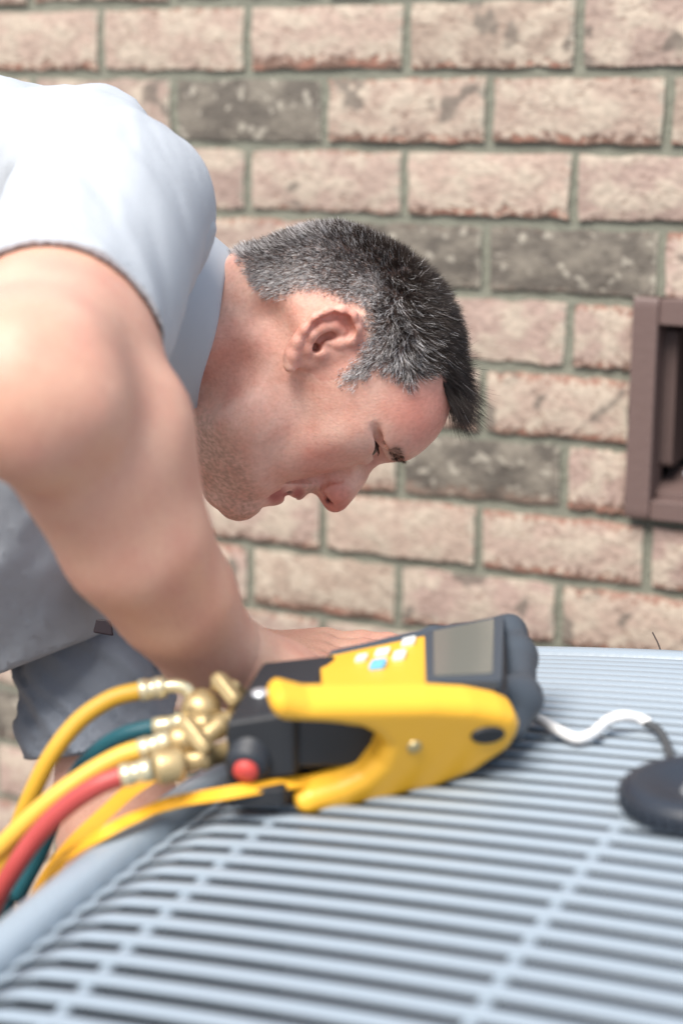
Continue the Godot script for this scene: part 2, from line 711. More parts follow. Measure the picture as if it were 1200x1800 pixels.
func brick_shape(tile: int, share: float) -> ArrayMesh:
	var w := BW * share - 0.0108
	var h := BH - 0.0108
	var nx := 9
	var ny := 4
	var st := SurfaceTool.new()
	st.begin(Mesh.PRIMITIVE_TRIANGLES)
	st.set_smooth_group(0)
	var pts := []
	for j in ny + 1:
		var row := []
		for i in nx + 1:
			var s := float(i) / nx
			var t := float(j) / ny
			var edge_x := i == 0 or i == nx
			var edge_y := j == 0 or j == ny
			var p := Vector3((s - 0.5) * w, (t - 0.5) * h, 0.0)
			p.z = rng.randf_range(-0.0012, 0.0012)
			if edge_x or edge_y:
				p.z = rng.randf_range(-0.0034, -0.0006)
				p += Vector3(rng.randf_range(-0.0016, 0.0008) * signf(p.x) if edge_x else 0.0, rng.randf_range(-0.0030, 0.0010) * signf(p.y) if edge_y else 0.0, 0)
			row.append(p)
		pts.append(row)
	var u0 := float(tile % COLS) / COLS
	var v0 := float(tile / COLS) / ROWS
	var uv := func(i: int, j: int) -> Vector2:
		var s := lerpf(0.012, 0.988, float(i) / nx * share)
		var t := lerpf(0.02, 0.98, 1.0 - float(j) / ny)
		return Vector2(u0 + s / COLS, v0 + t / ROWS)
	for j in ny:
		for i in nx:
			for o in [[0, 0], [1, 1], [1, 0], [0, 0], [0, 1], [1, 1]]:
				st.set_uv(uv.call(i + o[0], j + o[1]))
				st.add_vertex(pts[j + o[1]][i + o[0]])
	var loop := []
	for i in nx:
		loop.append([i, 0])
	for j in ny:
		loop.append([nx, j])
	for i in nx:
		loop.append([nx - i, ny])
	for j in ny:
		loop.append([0, ny - j])
	var back := Vector3(0, 0, -0.03)
	st.set_smooth_group(1)
	for k in loop.size():
		var a: Array = loop[k]
		var b: Array = loop[(k + 1) % loop.size()]
		var pa: Vector3 = pts[a[1]][a[0]]
		var pb: Vector3 = pts[b[1]][b[0]]
		var ua: Vector2 = uv.call(a[0], a[1])
		var ub: Vector2 = uv.call(b[0], b[1])
		for q in [[pa, ua], [pb, ub], [pb + back, ub], [pa, ua], [pb + back, ub], [pa + back, ua]]:
			st.set_uv(q[1])
			st.add_vertex(q[0])
	st.generate_normals()
	return st.commit()


func build_vent() -> void:
	var x0 := 3.36 * BW + 0.003
	var x1 := x0 + 0.41
	var y1 := ROW0 - 3.92 * BH
	var y0 := ROW0 - 6.93 * BH
	var v := thing("foundation_vent", "brown painted vent frame set into the brick wall at right", "vent", Vector3((x0 + x1) * 0.5, y0, 0))
	var brown := bumpy(mat(Color(0.145, 0.098, 0.090), 0.5), 0.03, 8.0, 0.03, 3, 3)
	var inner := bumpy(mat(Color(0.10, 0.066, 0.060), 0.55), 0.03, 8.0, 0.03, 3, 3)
	var w := 0.029
	var z := 0.010
	part("frame_stile", box_at(Vector3(x0 + w / 2, (y0 + y1) / 2, -0.012), Vector3(w / 2, (y1 - y0) / 2, z + 0.016), Basis(), 0.1, 4), brown, v)
	part("frame_stile", box_at(Vector3(x1 - w / 2, (y0 + y1) / 2, -0.012), Vector3(w / 2, (y1 - y0) / 2, z + 0.016), Basis(), 0.1, 4), brown, v)
	part("frame_rail", box_at(Vector3((x0 + x1) / 2, y1 - w / 2, -0.0125), Vector3((x1 - x0) / 2 - w, w / 2, z + 0.0155), Basis(), 0.1, 4), brown, v)
	part("frame_rail", box_at(Vector3((x0 + x1) / 2, y0 + 0.011, -0.0125), Vector3((x1 - x0) / 2 - w, 0.011, z + 0.0155), Basis(), 0.1, 4), brown, v)
	part("sill", hexa([Vector3(x0 + w, y0 + 0.022, -0.09), Vector3(x1 - w, y0 + 0.022, -0.09), Vector3(x0 + w, y0 + 0.046, -0.09), Vector3(x1 - w, y0 + 0.046, -0.09), Vector3(x0 + w, y0 + 0.022, -0.004), Vector3(x1 - w, y0 + 0.022, -0.004), Vector3(x0 + w, y0 + 0.030, -0.004), Vector3(x1 - w, y0 + 0.030, -0.004)], 0.1, 4), brown, v)
	for s in [[x0 + w + 0.008, 0.008], [x1 - w - 0.008, 0.008]]:
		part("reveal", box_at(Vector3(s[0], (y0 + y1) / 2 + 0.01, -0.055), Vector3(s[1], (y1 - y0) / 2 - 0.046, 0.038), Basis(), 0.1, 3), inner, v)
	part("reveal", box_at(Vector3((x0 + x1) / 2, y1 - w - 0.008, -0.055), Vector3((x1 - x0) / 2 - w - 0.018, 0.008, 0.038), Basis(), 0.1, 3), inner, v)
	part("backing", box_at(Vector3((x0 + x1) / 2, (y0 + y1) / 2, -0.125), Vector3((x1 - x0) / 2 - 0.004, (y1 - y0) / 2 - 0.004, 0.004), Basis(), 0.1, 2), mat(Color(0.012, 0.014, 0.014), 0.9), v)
	var wire := mat(Color(0.05, 0.045, 0.04), 0.5, 0.6)
	for k in 16:
		var xx := x0 + 0.058 + k * 0.0205
		part("screen_wire", tube([Vector3(xx, y0 + 0.045, -0.086), Vector3(xx, y1 - 0.05, -0.086)], 0.0009, 5, 1), wire, v)
	for k in 9:
		var yy := y0 + 0.052 + k * 0.0205
		part("screen_wire", tube([Vector3(x0 + 0.05, yy, -0.088), Vector3(x1 - 0.05, yy, -0.088)], 0.0009, 5, 1), wire, v)
	# dry leaves caught behind the screen
	for k in 5:
		var lf := Vector3(x0 + 0.066 + k * 0.03, y0 + rng.randf_range(0.06, 0.17), -0.098)
		var b := Basis.from_euler(Vector3(rng.randf_range(-0.5, 0.5), rng.randf_range(-0.5, 0.5), rng.randf() * TAU))
		part("dry_leaf", leaf_shape(lf, b, rng.randf_range(0.018, 0.03)), mat(Color(0.16, 0.13, 0.09), 0.8), v)
	part("paint_chip", leaf_shape(Vector3(x0 + 0.061, y0 + 0.048, -0.03), Basis.from_euler(Vector3(-1.2, 0.3, 0.2)), 0.011), mat(Color(0.62, 0.64, 0.66), 0.6), v)


func leaf_shape(at_: Vector3, b: Basis, size: float) -> ArrayMesh:
	var st := SurfaceTool.new()
	st.begin(Mesh.PRIMITIVE_TRIANGLES)
	st.set_smooth_group(0)
	var n := 6
	for i in n:
		var t0 := float(i) / n
		var t1 := float(i + 1) / n
		var w0 := sin(PI * t0) * 0.38
		var w1 := sin(PI * t1) * 0.38
		var q := [Vector3(t0 - 0.5, -w0, t0 * t0 * 0.2), Vector3(t1 - 0.5, -w1, t1 * t1 * 0.2), Vector3(t1 - 0.5, w1, t1 * t1 * 0.2 + 0.05), Vector3(t0 - 0.5, w0, t0 * t0 * 0.2 + 0.05)]
		for k in [0, 2, 1, 0, 3, 2]:
			st.add_vertex(at_ + b * (q[k] * size))
		for k in [0, 1, 2, 0, 2, 3]:
			st.add_vertex(at_ + b * (q[k] * size - Vector3(0, 0, 0.0006)))
	st.generate_normals()
	return st.commit()


# ---------------------------------------------------------------- the outdoor condenser: a shallow dome of slats
const AC_YAW := -0.0485
const AC_A := 0.1408
const AC_B := 0.2270
const AC_U0 := 0.0234
const AC_V0 := 0.9306
const AC_DROP := 0.36
const PITCH_SLAT := 0.018
const U_IN := -0.527
const U_FAR := 0.27
const V_NEAR := 0.44
const V_BACK := 1.218


func ac(u: float, v: float, lift := 0.0) -> Vector3:
	var cu := Vector3(cos(AC_YAW), 0, -sin(AC_YAW))
	var cv := Vector3(-sin(AC_YAW), 0, -cos(AC_YAW))
	return CAM + cu * u + cv * v + Vector3(0, -AC_DROP - AC_A * (u - AC_U0) ** 2 - AC_B * (v - AC_V0) ** 2 + lift, 0)


func ac_uv(px: float, py: float, lift := 0.0) -> Vector3:       # u, v and depth where the line of sight meets the grille
	var r := ray(px, py)
	var cu := Vector3(cos(AC_YAW), 0, -sin(AC_YAW))
	var cv := Vector3(-sin(AC_YAW), 0, -cos(AC_YAW))
	var t := 1.0
	for i in 60:
		var p := r * t
		var yy := -AC_DROP + lift - AC_A * (p.dot(cu) - AC_U0) ** 2 - AC_B * (p.dot(cv) - AC_V0) ** 2
		t += clampf((yy - p.y) / r.y * 0.6, -0.1, 0.1)
	return Vector3((r * t).dot(cu), (r * t).dot(cv), t)


func acp(px: float, py: float, lift := 0.0) -> Vector3:
	return CAM + ray(px, py) * ac_uv(px, py, lift).z


func rim_loop(grow: float) -> PackedVector2Array:
	var out := PackedVector2Array()
	var r := 0.045 + grow
	var u0 := U_IN - grow
	var u1 := U_FAR + grow
	var v0 := V_NEAR - grow
	var v1 := V_BACK + grow
	var corners := [[u0 + r, v0 + r, PI, 24], [u1 - r, v0 + r, PI * 1.5, 20], [u1 - r, v1 - r, 0.0, 24], [u0 + r, v1 - r, PI * 0.5, 20]]
	for c in corners.size():
		var q: Array = corners[c]
		for k in 7:
			var t: float = q[2] + PI * 0.5 * k / 6.0
			out.append(Vector2(q[0] + cos(t) * r, q[1] + sin(t) * r))
		var nq: Array = corners[(c + 1) % 4]
		var a := out[out.size() - 1]
		var b := Vector2(nq[0] + cos(nq[2]) * r, nq[1] + sin(nq[2]) * r)
		for k in range(1, q[3]):
			out.append(a.lerp(b, float(k) / q[3]))
	return out


func build_condenser() -> void:
	var base := ac((U_IN + U_FAR) / 2, (V_NEAR + V_BACK) / 2)
	base.y = 0.0
	var t := thing("air_conditioner", "pale grey outdoor air conditioner with a slatted top grille filling the foreground", "air conditioner", base)
	var paint := bumpy(mat(Color(0.275, 0.33, 0.385), 0.33), 0.05, 10.0, 0.02, 3, 8)
	paint.clearcoat_enabled = true
	paint.clearcoat = 0.25
	paint.clearcoat_roughness = 0.3
	var side_paint := mat(Color(0.30, 0.34, 0.38), 0.45)
	# slats
	var prof := PackedVector2Array()
	for q in [[-0.0056, -0.0006], [-0.0061, 0.0003], [-0.0053, 0.0012], [-0.0029, 0.0020], [0.0, 0.0024], [0.0029, 0.0020], [0.0053, 0.0012], [0.0061, 0.0003], [0.0056, -0.0006], [0.0020, 0.0002], [0.0, 0.0006], [-0.0020, 0.0002]]:
		prof.append(Vector2(-q[0], q[1]))
	var v := 0.7925 - 19 * PITCH_SLAT
	while v < V_BACK - 0.008:
		var path := PackedVector3Array()
		for k in 41:
			var s := float(k) / 40.0
			var u := lerpf(U_IN - 0.004, U_FAR + 0.004, s)
			var dip := 0.012 * exp(-(u - U_IN) / 0.012) + 0.012 * exp(-(U_FAR - u) / 0.012)
			path.append(ac(u, v, -0.0024 - dip))
		# finer steps where the ends dip
		for k in 6:
			var u := U_IN + 0.002 + k * 0.003
			path.insert(1 + k, ac(u, v, -0.0024 - 0.012 * exp(-(u - U_IN) / 0.012)))
		part("slat", sweep(path, prof, PackedFloat32Array(), false, Vector3.UP, false, true), paint, t)
		v += PITCH_SLAT
	# ribs that carry the slats
	for u in [-0.464, -0.267, -0.07, 0.13]:
		var path := PackedVector3Array()
		for k in 41:
			path.append(ac(u, lerpf(V_NEAR, V_BACK, k / 40.0), -0.0042))
		var rp := PackedVector2Array([Vector2(-0.0034, -0.006), Vector2(-0.0034, 0.0004), Vector2(-0.0024, 0.0016), Vector2(0.0024, 0.0016), Vector2(0.0034, 0.0004), Vector2(0.0034, -0.006)])
		part("rib", sweep(path, rp, PackedFloat32Array(), false, Vector3.UP, false, true), paint, t)
	# the rolled rim
	var st := SurfaceTool.new()
	st.begin(Mesh.PRIMITIVE_TRIANGLES)
	st.set_smooth_group(0)
	var steps := [[-0.003, -0.020], [-0.001, -0.006], [0.002, 0.0005], [0.006, 0.0030], [0.012, 0.0040], [0.019, 0.0030], [0.026, -0.0010], [0.031, -0.008], [0.034, -0.018], [0.035, -0.050], [0.033, -0.052]]
	var rings := []
	for s in steps:
		var ring := PackedVector3Array()
		for q in rim_loop(s[0]):
			ring.append(ac(clampf(q.x, U_IN - 0.02, U_FAR + 0.02), clampf(q.y, V_NEAR - 0.02, V_BACK + 0.02), s[1]) + ac(q.x, q.y) * Vector3(1, 0, 1) - ac(clampf(q.x, U_IN - 0.02, U_FAR + 0.02), clampf(q.y, V_NEAR - 0.02, V_BACK + 0.02)) * Vector3(1, 0, 1))
		rings.append(ring)
	for i in rings.size() - 1:
		var m: int = rings[i].size()
		for k in m:
			var k2 := (k + 1) % m
			for p in [rings[i][k], rings[i + 1][k2], rings[i + 1][k], rings[i][k], rings[i][k2], rings[i + 1][k2]]:
				st.add_vertex(p)
	st.generate_normals()
	part("rim", st.commit(), paint, t)
	# cabinet walls down to the base pan
	st = SurfaceTool.new()
	st.begin(Mesh.PRIMITIVE_TRIANGLES)
	st.set_smooth_group(0)
	var outer := rim_loop(0.028)
	for k in outer.size():
		var k2 := (k + 1) % outer.size()
		var a := ac(outer[k].x, outer[k].y, -0.030)
		var b := ac(outer[k2].x, outer[k2].y, -0.030)
		var a0 := Vector3(a.x, 0.06, a.z)
		var b0 := Vector3(b.x, 0.06, b.z)
		for p in [a, b0, a0, a, b, b0]:
			st.add_vertex(p)
	st.generate_normals()
	part("cabinet", st.commit(), side_paint, t)
	for side in 26:       # louvres pressed into the two sides nearest the man and the lens
		var h := 0.12 + side * 0.026
		var p0 := ac(U_IN - 0.0305, V_NEAR + 0.06)
		var p1 := ac(U_IN - 0.0305, V_BACK - 0.06)
		p0.y = h
		p1.y = h
		part("louvre", sweep(PackedVector3Array([p0, p1]), PackedVector2Array([Vector2(-0.004, -0.006), Vector2(-0.007, 0.0), Vector2(-0.004, 0.006), Vector2(0.003, 0.006), Vector2(0.003, -0.006)])), side_paint, t)
	var inside := mat(Color(0.018, 0.019, 0.028), 0.8)
	st = SurfaceTool.new()
	st.begin(Mesh.PRIMITIVE_TRIANGLES)
	var inner := rim_loop(-0.012)
	var mid := ac((U_IN + U_FAR) / 2, (V_NEAR + V_BACK) / 2, -0.17)
	for k in inner.size():
		var a := ac(inner[k].x, inner[k].y, -0.022)
		var b := ac(inner[(k + 1) % inner.size()].x, inner[(k + 1) % inner.size()].y, -0.022)
		var a0 := Vector3(a.x, mid.y, a.z)
		var b0 := Vector3(b.x, mid.y, b.z)
		for p in [a, a0, b0, a, b0, b, mid, b0, a0]:
			st.add_vertex(p)
	st.generate_normals()
	part("fan_shroud", st.commit(), inside, t)
	var hub := ac((U_IN + U_FAR) / 2, (V_NEAR + V_BACK) / 2, -0.13)
	part("fan_motor", turned(hub, hub + Vector3.UP, [[0.0, 0.0], [0.0, 0.06], [0.05, 0.06], [0.06, 0.05], [0.061, 0.0]], 24), inside, t)
	for k in 4:
		var b := Basis(Vector3.UP, k * PI / 2 + 0.4)
		part("fan_blade", hexa([hub + b * Vector3(0.05, 0.01, -0.05), hub + b * Vector3(0.30, 0.0, -0.12), hub + b * Vector3(0.05, 0.012, -0.05), hub + b * Vector3(0.30, 0.002, -0.12), hub + b * Vector3(0.05, 0.03, 0.05), hub + b * Vector3(0.30, 0.045, 0.12), hub + b * Vector3(0.05, 0.032, 0.05), hub + b * Vector3(0.30, 0.047, 0.12)], 0.05, 3), inside, t)
	part("base_pan", box_at(base + Vector3(0, 0.03, 0), Vector3((U_FAR - U_IN) / 2 + 0.02, 0.03, (V_BACK - V_NEAR) / 2 + 0.02), Basis(Vector3.UP, AC_YAW), 0.1, 3), mat(Color(0.08, 0.08, 0.08), 0.8), t)


# ---------------------------------------------------------------- the man
const HEAD_D := 1.36
const HEAD_TURN := 10.0
var head_frame: Transform3D
const S := 0.00045333         # metres per photograph pixel at the head


func hl(px: float, py: float, l: float) -> Vector3:
	var th := deg_to_rad(HEAD_TURN)
	var f := 0.0
	var u := 0.0
	var hz := l
	for i in 4:
		hz = l * cos(th) - f * sin(th)
		var s := S * (1.0 - hz / HEAD_D)
		var x := (px - 600.0) * s
		var y := -(py - 650.0) * s
		var a := x * 0.4384 - y * 0.8988
		u = x * 0.8988 + y * 0.4384
		f = (a - l * sin(th)) / cos(th)
	return Vector3(f, u, l)


func to_px(p: Vector3) -> Vector2:       # head point -> photograph pixel
	var th := deg_to_rad(HEAD_TURN)
	var l := absf(p.z)
	var a := p.x * cos(th) + l * sin(th)
	var hz := l * cos(th) - p.x * sin(th)
	var k := 1.0 / (S * (1.0 - hz / HEAD_D))
	return Vector2(600.0 + (a * 0.4384 + p.y * 0.8988) * k, 650.0 - (-a * 0.8988 + p.y * 0.4384) * k)


func head_field() -> Field:
	var f := Field.new()
	f.mirror = true
	# skull and neck
	f.ell(hl(612, 610, 0), Vector3(0.0925, 0.0835, 0.0755), 0.02)
	f.cap(hl(530, 580, 0), hl(290, 612, 0), 0.0570, 0.0590, 0.024)
	f.ell(hl(512, 500, 0), Vector3(0.052, 0.055, 0.060), 0.03)
	# forehead and face block
	f.ell(hl(690, 715, 0), Vector3(0.042, 0.045, 0.058), 0.03)
	f.ell(hl(575, 722, 0), Vector3(0.0405, 0.062, 0.059), 0.026)
	f.ell(hl(470, 768, 0), Vector3(0.036, 0.052, 0.052), 0.025)
	f.ball(hl(428, 712, 0.044), 0.024, 0.03)
	f.cap(hl(432, 735, 0.042), hl(424, 858, 0.012), 0.025, 0.021, 0.03)
	f.ell(hl(400, 745, 0), Vector3(0.040, 0.045, 0.046), 0.03)
	# chin
	f.ball(hl(418, 874, 0.006), 0.0185, 0.016)
	f.ball(hl(402, 862, 0.014), 0.0160, 0.014)
	# cheek and cheekbone
	f.ell(hl(545, 769, 0.034), Vector3(0.0238, 0.036, 0.024), 0.014)
	f.ell(hl(604, 748, 0.043), Vector3(0.0190, 0.026, 0.021), 0.013)
	f.ell(hl(577, 785, 0.035), Vector3(0.0160, 0.019, 0.014), 0.009)
	# muzzle between the cheeks
	f.ell(hl(520, 838, 0), Vector3(0.0165, 0.030, 0.026), 0.014)
	f.ell(hl(468, 856, 0), Vector3(0.0140, 0.020, 0.024), 0.012)
	# lips
	f.chain([hl(486, 872, 0.0), hl(482, 868, 0.010), hl(474, 855, 0.019), hl(478, 842, 0.026)], [0.0078, 0.0080, 0.0072, 0.0044], 0.004)
	f.chain([hl(525, 868, 0.0), hl(522, 867, 0.005), hl(512, 858, 0.016), hl(492, 843, 0.025)], [0.0058, 0.0066, 0.0060, 0.0040], 0.004)
	# nose
	f.chain([hl(664, 806, 0), hl(636, 837, 0), hl(592, 880, 0)], [0.0085, 0.0088, 0.0112], 0.012)
	f.cap(hl(655, 800, 0.010), hl(596, 858, 0.010), 0.0085, 0.0100, 0.012)
	f.ball(hl(586, 862, 0.0138), 0.0098, 0.008)
	f.cap(hl(562, 866, 0), hl(580, 886, 0), 0.0058, 0.0062, 0.008)
	# brow
	f.chain([hl(694, 789, 0.0), hl(690, 786, 0.015), hl(679, 762, 0.036), hl(655, 722, 0.050)], [0.0115, 0.0118, 0.0092, 0.008], 0.016)
	# eye socket, lids, lid opening
	f.chain([hl(668, 812, 0.016), hl(668, 806, 0.031), hl(668, 778, 0.050), hl(660, 752, 0.068)], [0.0110, 0.0106, 0.0048, 0.0016], 0.020, 1)
	f.ball(hl(640, 778, 0.0310), 0.0136, 0.007)
	f.chain([hl(660, 748, 0.0475), hl(672, 772, 0.0410), hl(680, 794, 0.0300)], [0.0050, 0.0068, 0.0070], 0.007)
	f.chain([hl(640, 750, 0.0475), hl(638, 776, 0.0430), hl(641, 802, 0.0320)], [0.0036, 0.0050, 0.0056], 0.006)
	f.chain([hl(664, 745, 0.0520), hl(682, 768, 0.0455), hl(694, 792, 0.0330)], [0.0006, 0.0008, 0.0008], 0.004, 1)
	f.ell(hl(661, 789, 0.0320), Vector3(0.0210, 0.0046, 0.0200), 0.0018, Basis(Vector3(0, 1, 0), -0.5), 1)
	# mouth corner, groove under the lip, crease of the cheek, wing of the nose, nostril
	f.ell(hl(514, 884, 0.0), Vector3(0.0215, 0.0030, 0.0275), 0.002, Basis(Vector3(0, 0, 1), 0.06), 1)
	f.cap(hl(455, 886, 0), hl(455, 862, 0.020), 0.0040, 0.0030, 0.009, 1)
	f.chain([hl(606, 832, 0.024), hl(566, 842, 0.022), hl(480, 840, 0.033)], [0.0020, 0.0028, 0.0022], 0.007, 1)
	f.chain([hl(600, 845, 0.021), hl(572, 845, 0.0195), hl(568, 868, 0.015)], [0.0010, 0.0020, 0.0024], 0.003, 1)
	f.chain([hl(571, 870, 0.0185), hl(576, 883, 0.0150), hl(590, 866, 0.005)], [0.0020, 0.0034, 0.0026], 0.002, 1)
	# fold between jaw and neck
	f.chain([hl(345, 690, 0.058), hl(410, 652, 0.068), hl(478, 632, 0.075)], [0.0140, 0.0105, 0.006], 0.022, 1)
	f.cap(hl(505, 618, 0.072), hl(470, 560, 0.062), 0.006, 0.009, 0.02, 1)
	# fine lines: crow's feet, under the eye, forehead
	for q in [[640, 742, 622, 728], [634, 752, 612, 745], [640, 762, 618, 768], [640, 790, 632, 806]]:
		f.cap(hl(q[0], q[1], 0.052 - (q[1] - 740) * 0.0002), hl(q[2], q[3], 0.058 - (q[3] - 740) * 0.0003), 0.0012, 0.0007, 0.003, 1)
	# ear
	var e := 0.004
	var turn := Basis(Vector3(0, 0, 1), 0.02) * Basis(Vector3(0, 1, 0), 0.30)
	f.ell(hl(574, 588, 0.0745), Vector3(0.0185, 0.0290, 0.0058), 0.006, turn)
	f.ell(hl(532, 618, 0.0735), Vector3(0.0110, 0.0160, 0.0048), 0.006, turn)
	f.cap(hl(596, 606, 0.066), hl(540, 630, 0.066), 0.009, 0.006, 0.010)
	f.chain([hl(578, 602, 0.0735), hl(598, 604, 0.0755), hl(617, 598, 0.0775), hl(625, 577, 0.0805), hl(618, 556, 0.083), hl(600, 546, 0.0848), hl(576, 547, 0.0855), hl(554, 559, 0.0855), hl(536, 579, 0.0845), hl(523, 602, 0.082), hl(515, 625, 0.079), hl(510, 643, 0.0765)],
		[0.0022, 0.0030, 0.0036, 0.0040, 0.0040, 0.0038, 0.0036, 0.0034, 0.0034, 0.0034, 0.0042, 0.0052], 0.004)
	f.ell(hl(569, 598, 0.0845), Vector3(0.0098, 0.0125, 0.0125), 0.003, Basis(), 1)
	f.chain([hl(612, 583, 0.0835), hl(604, 564, 0.0855), hl(586, 559, 0.0865), hl(560, 569, 0.0865), hl(542, 592, 0.085)], [0.0056, 0.0048, 0.0040, 0.0036, 0.0026], 0.0025, 1)
	f.chain([hl(543, 606, 0.0795), hl(549, 589, 0.0812), hl(566, 576, 0.0815), hl(588, 572, 0.0800), hl(602, 582, 0.078)], [0.0034, 0.0036, 0.0036, 0.0034, 0.0030], 0.004)
	f.cap(hl(574, 603, 0.0765), hl(598, 602, 0.0775), 0.0024, 0.0030, 0.004)
	f.ball(hl(541, 615, 0.0775), 0.0044, 0.004)
	f.ball(hl(563, 619, 0.0755), 0.0052, 0.004)
	f.cap(hl(556, 612, 0.078), hl(552, 609, 0.066), 0.0034, 0.0026, 0.003, 1)
	var outline := PackedVector2Array()
	for q in [[200, 470], [380, 452], [420, 446], [465, 438], [510, 420], [553, 406], [600, 398], [640, 400], [690, 422], [735, 462], [768, 512], [790, 570], [797, 625], [795, 662], [788, 684], [784, 705], [775, 733], [759, 757], [731, 785], [705, 808], [698, 812], [675, 820], [658, 826], [649, 834], [637, 855], [623, 876], [609, 894], [593, 902], [584, 902], [574, 897], [563, 884], [556, 872], [548, 872], [539, 872], [532, 877], [525, 879], [517, 878], [512, 872], [504, 866], [501, 873], [494, 882], [484, 885], [472, 883], [459, 883], [455, 893], [439, 909], [416, 915], [394, 905], [381, 887], [364, 880], [345, 872], [320, 830], [290, 790], [200, 790]]:
		var o := hl(q[0], q[1], 0.0)
		outline.append(Vector2(o.x, o.y))
	f.set_clip(outline)
	return f


func hand(f: Field, wrist: Vector3, dir: Vector3, up: Vector3, thumb_side: float, curl: float, spread := 1.0) -> void:
	# dir: towards the fingers; up: the back of the hand; thumb_side: +1 or -1 along dir x up
	var d := dir.normalized()
	var u := (up - d * up.dot(d)).normalized()
	var s := d.cross(u) * thumb_side
	f.cap(wrist, wrist + d * 0.03, 0.026, 0.026, 0.02)
	for k in 4:
		var o := (1.5 - k) * 0.0205
		f.cap(wrist + d * 0.022 + s * o * 0.62, wrist + d * 0.088 + s * o + u * 0.001, 0.0155, 0.0120, 0.014)
	var length := [0.070, 0.080, 0.074, 0.058]
	for k in 4:
		var o := (1.5 - k) * 0.0205
		var p := wrist + d * 0.086 + s * o
		var bent := 0.0
		var fan := s * (1.5 - k) * 0.07 * spread
		for j in 3:
			bent += curl * [0.5, 1.0, 0.6][j]
			var dd := ((d + fan).normalized() * cos(bent) - u * sin(bent))
			var q: Vector3 = p + dd * length[k] * [0.45, 0.31, 0.24][j]
			f.cap(p, q, [0.0098, 0.0090, 0.0082][j], [0.0090, 0.0082, 0.0070][j], 0.004 if j else 0.006)
			p = q
	var t0 := wrist + d * 0.020 + s * 0.022 - u * 0.006
	var t1 := t0 + d * 0.030 + s * 0.026 - u * 0.006
	var t2 := t1 + d * 0.030 + s * 0.010 - u * 0.003
	var t3 := t2 + d * 0.024 + s * 0.002 - u * 0.004
	f.cap(t0, t1, 0.0165, 0.0115, 0.014)
	f.cap(t1, t2, 0.0112, 0.0098, 0.004)
	f.cap(t2, t3, 0.0098, 0.0080, 0.004)


func arm_field() -> Field:
	var f := Field.new()
	f.chain(ats([[190, 380, 1.20], [100, 590, 1.06], [56, 672, 0.955]]), [0.052, 0.0590, 0.050], 0.03)
	f.chain(ats([[56, 676, 0.960], [174, 812, 1.012], [236, 946, 1.04], [306, 1050, 1.08], [362, 1134, 1.115], [434, 1178, 1.138]]), [0.044, 0.0495, 0.0460, 0.0398, 0.0325, 0.0280], 0.02)
	f.chain(ats([[182, 668, 1.04], [214, 740, 1.03], [252, 860, 1.04]]), [0.036, 0.041, 0.036], 0.03)
	f.ball(at(24, 676, 0.932), 0.025, 0.014)
	f.cap(at(60, 762, 0.945), at(150, 722, 0.945), 0.020, 0.014, 0.03, 1)
	return f


func fold_axes(degrees: float) -> Basis:      # x runs along folds that lean by this angle as seen from the lens
	var d := cam_basis.x * cos(deg_to_rad(degrees)) + cam_basis.y * sin(deg_to_rad(degrees))
	return Basis(d, cam_basis.z.cross(d), cam_basis.z).inverse()


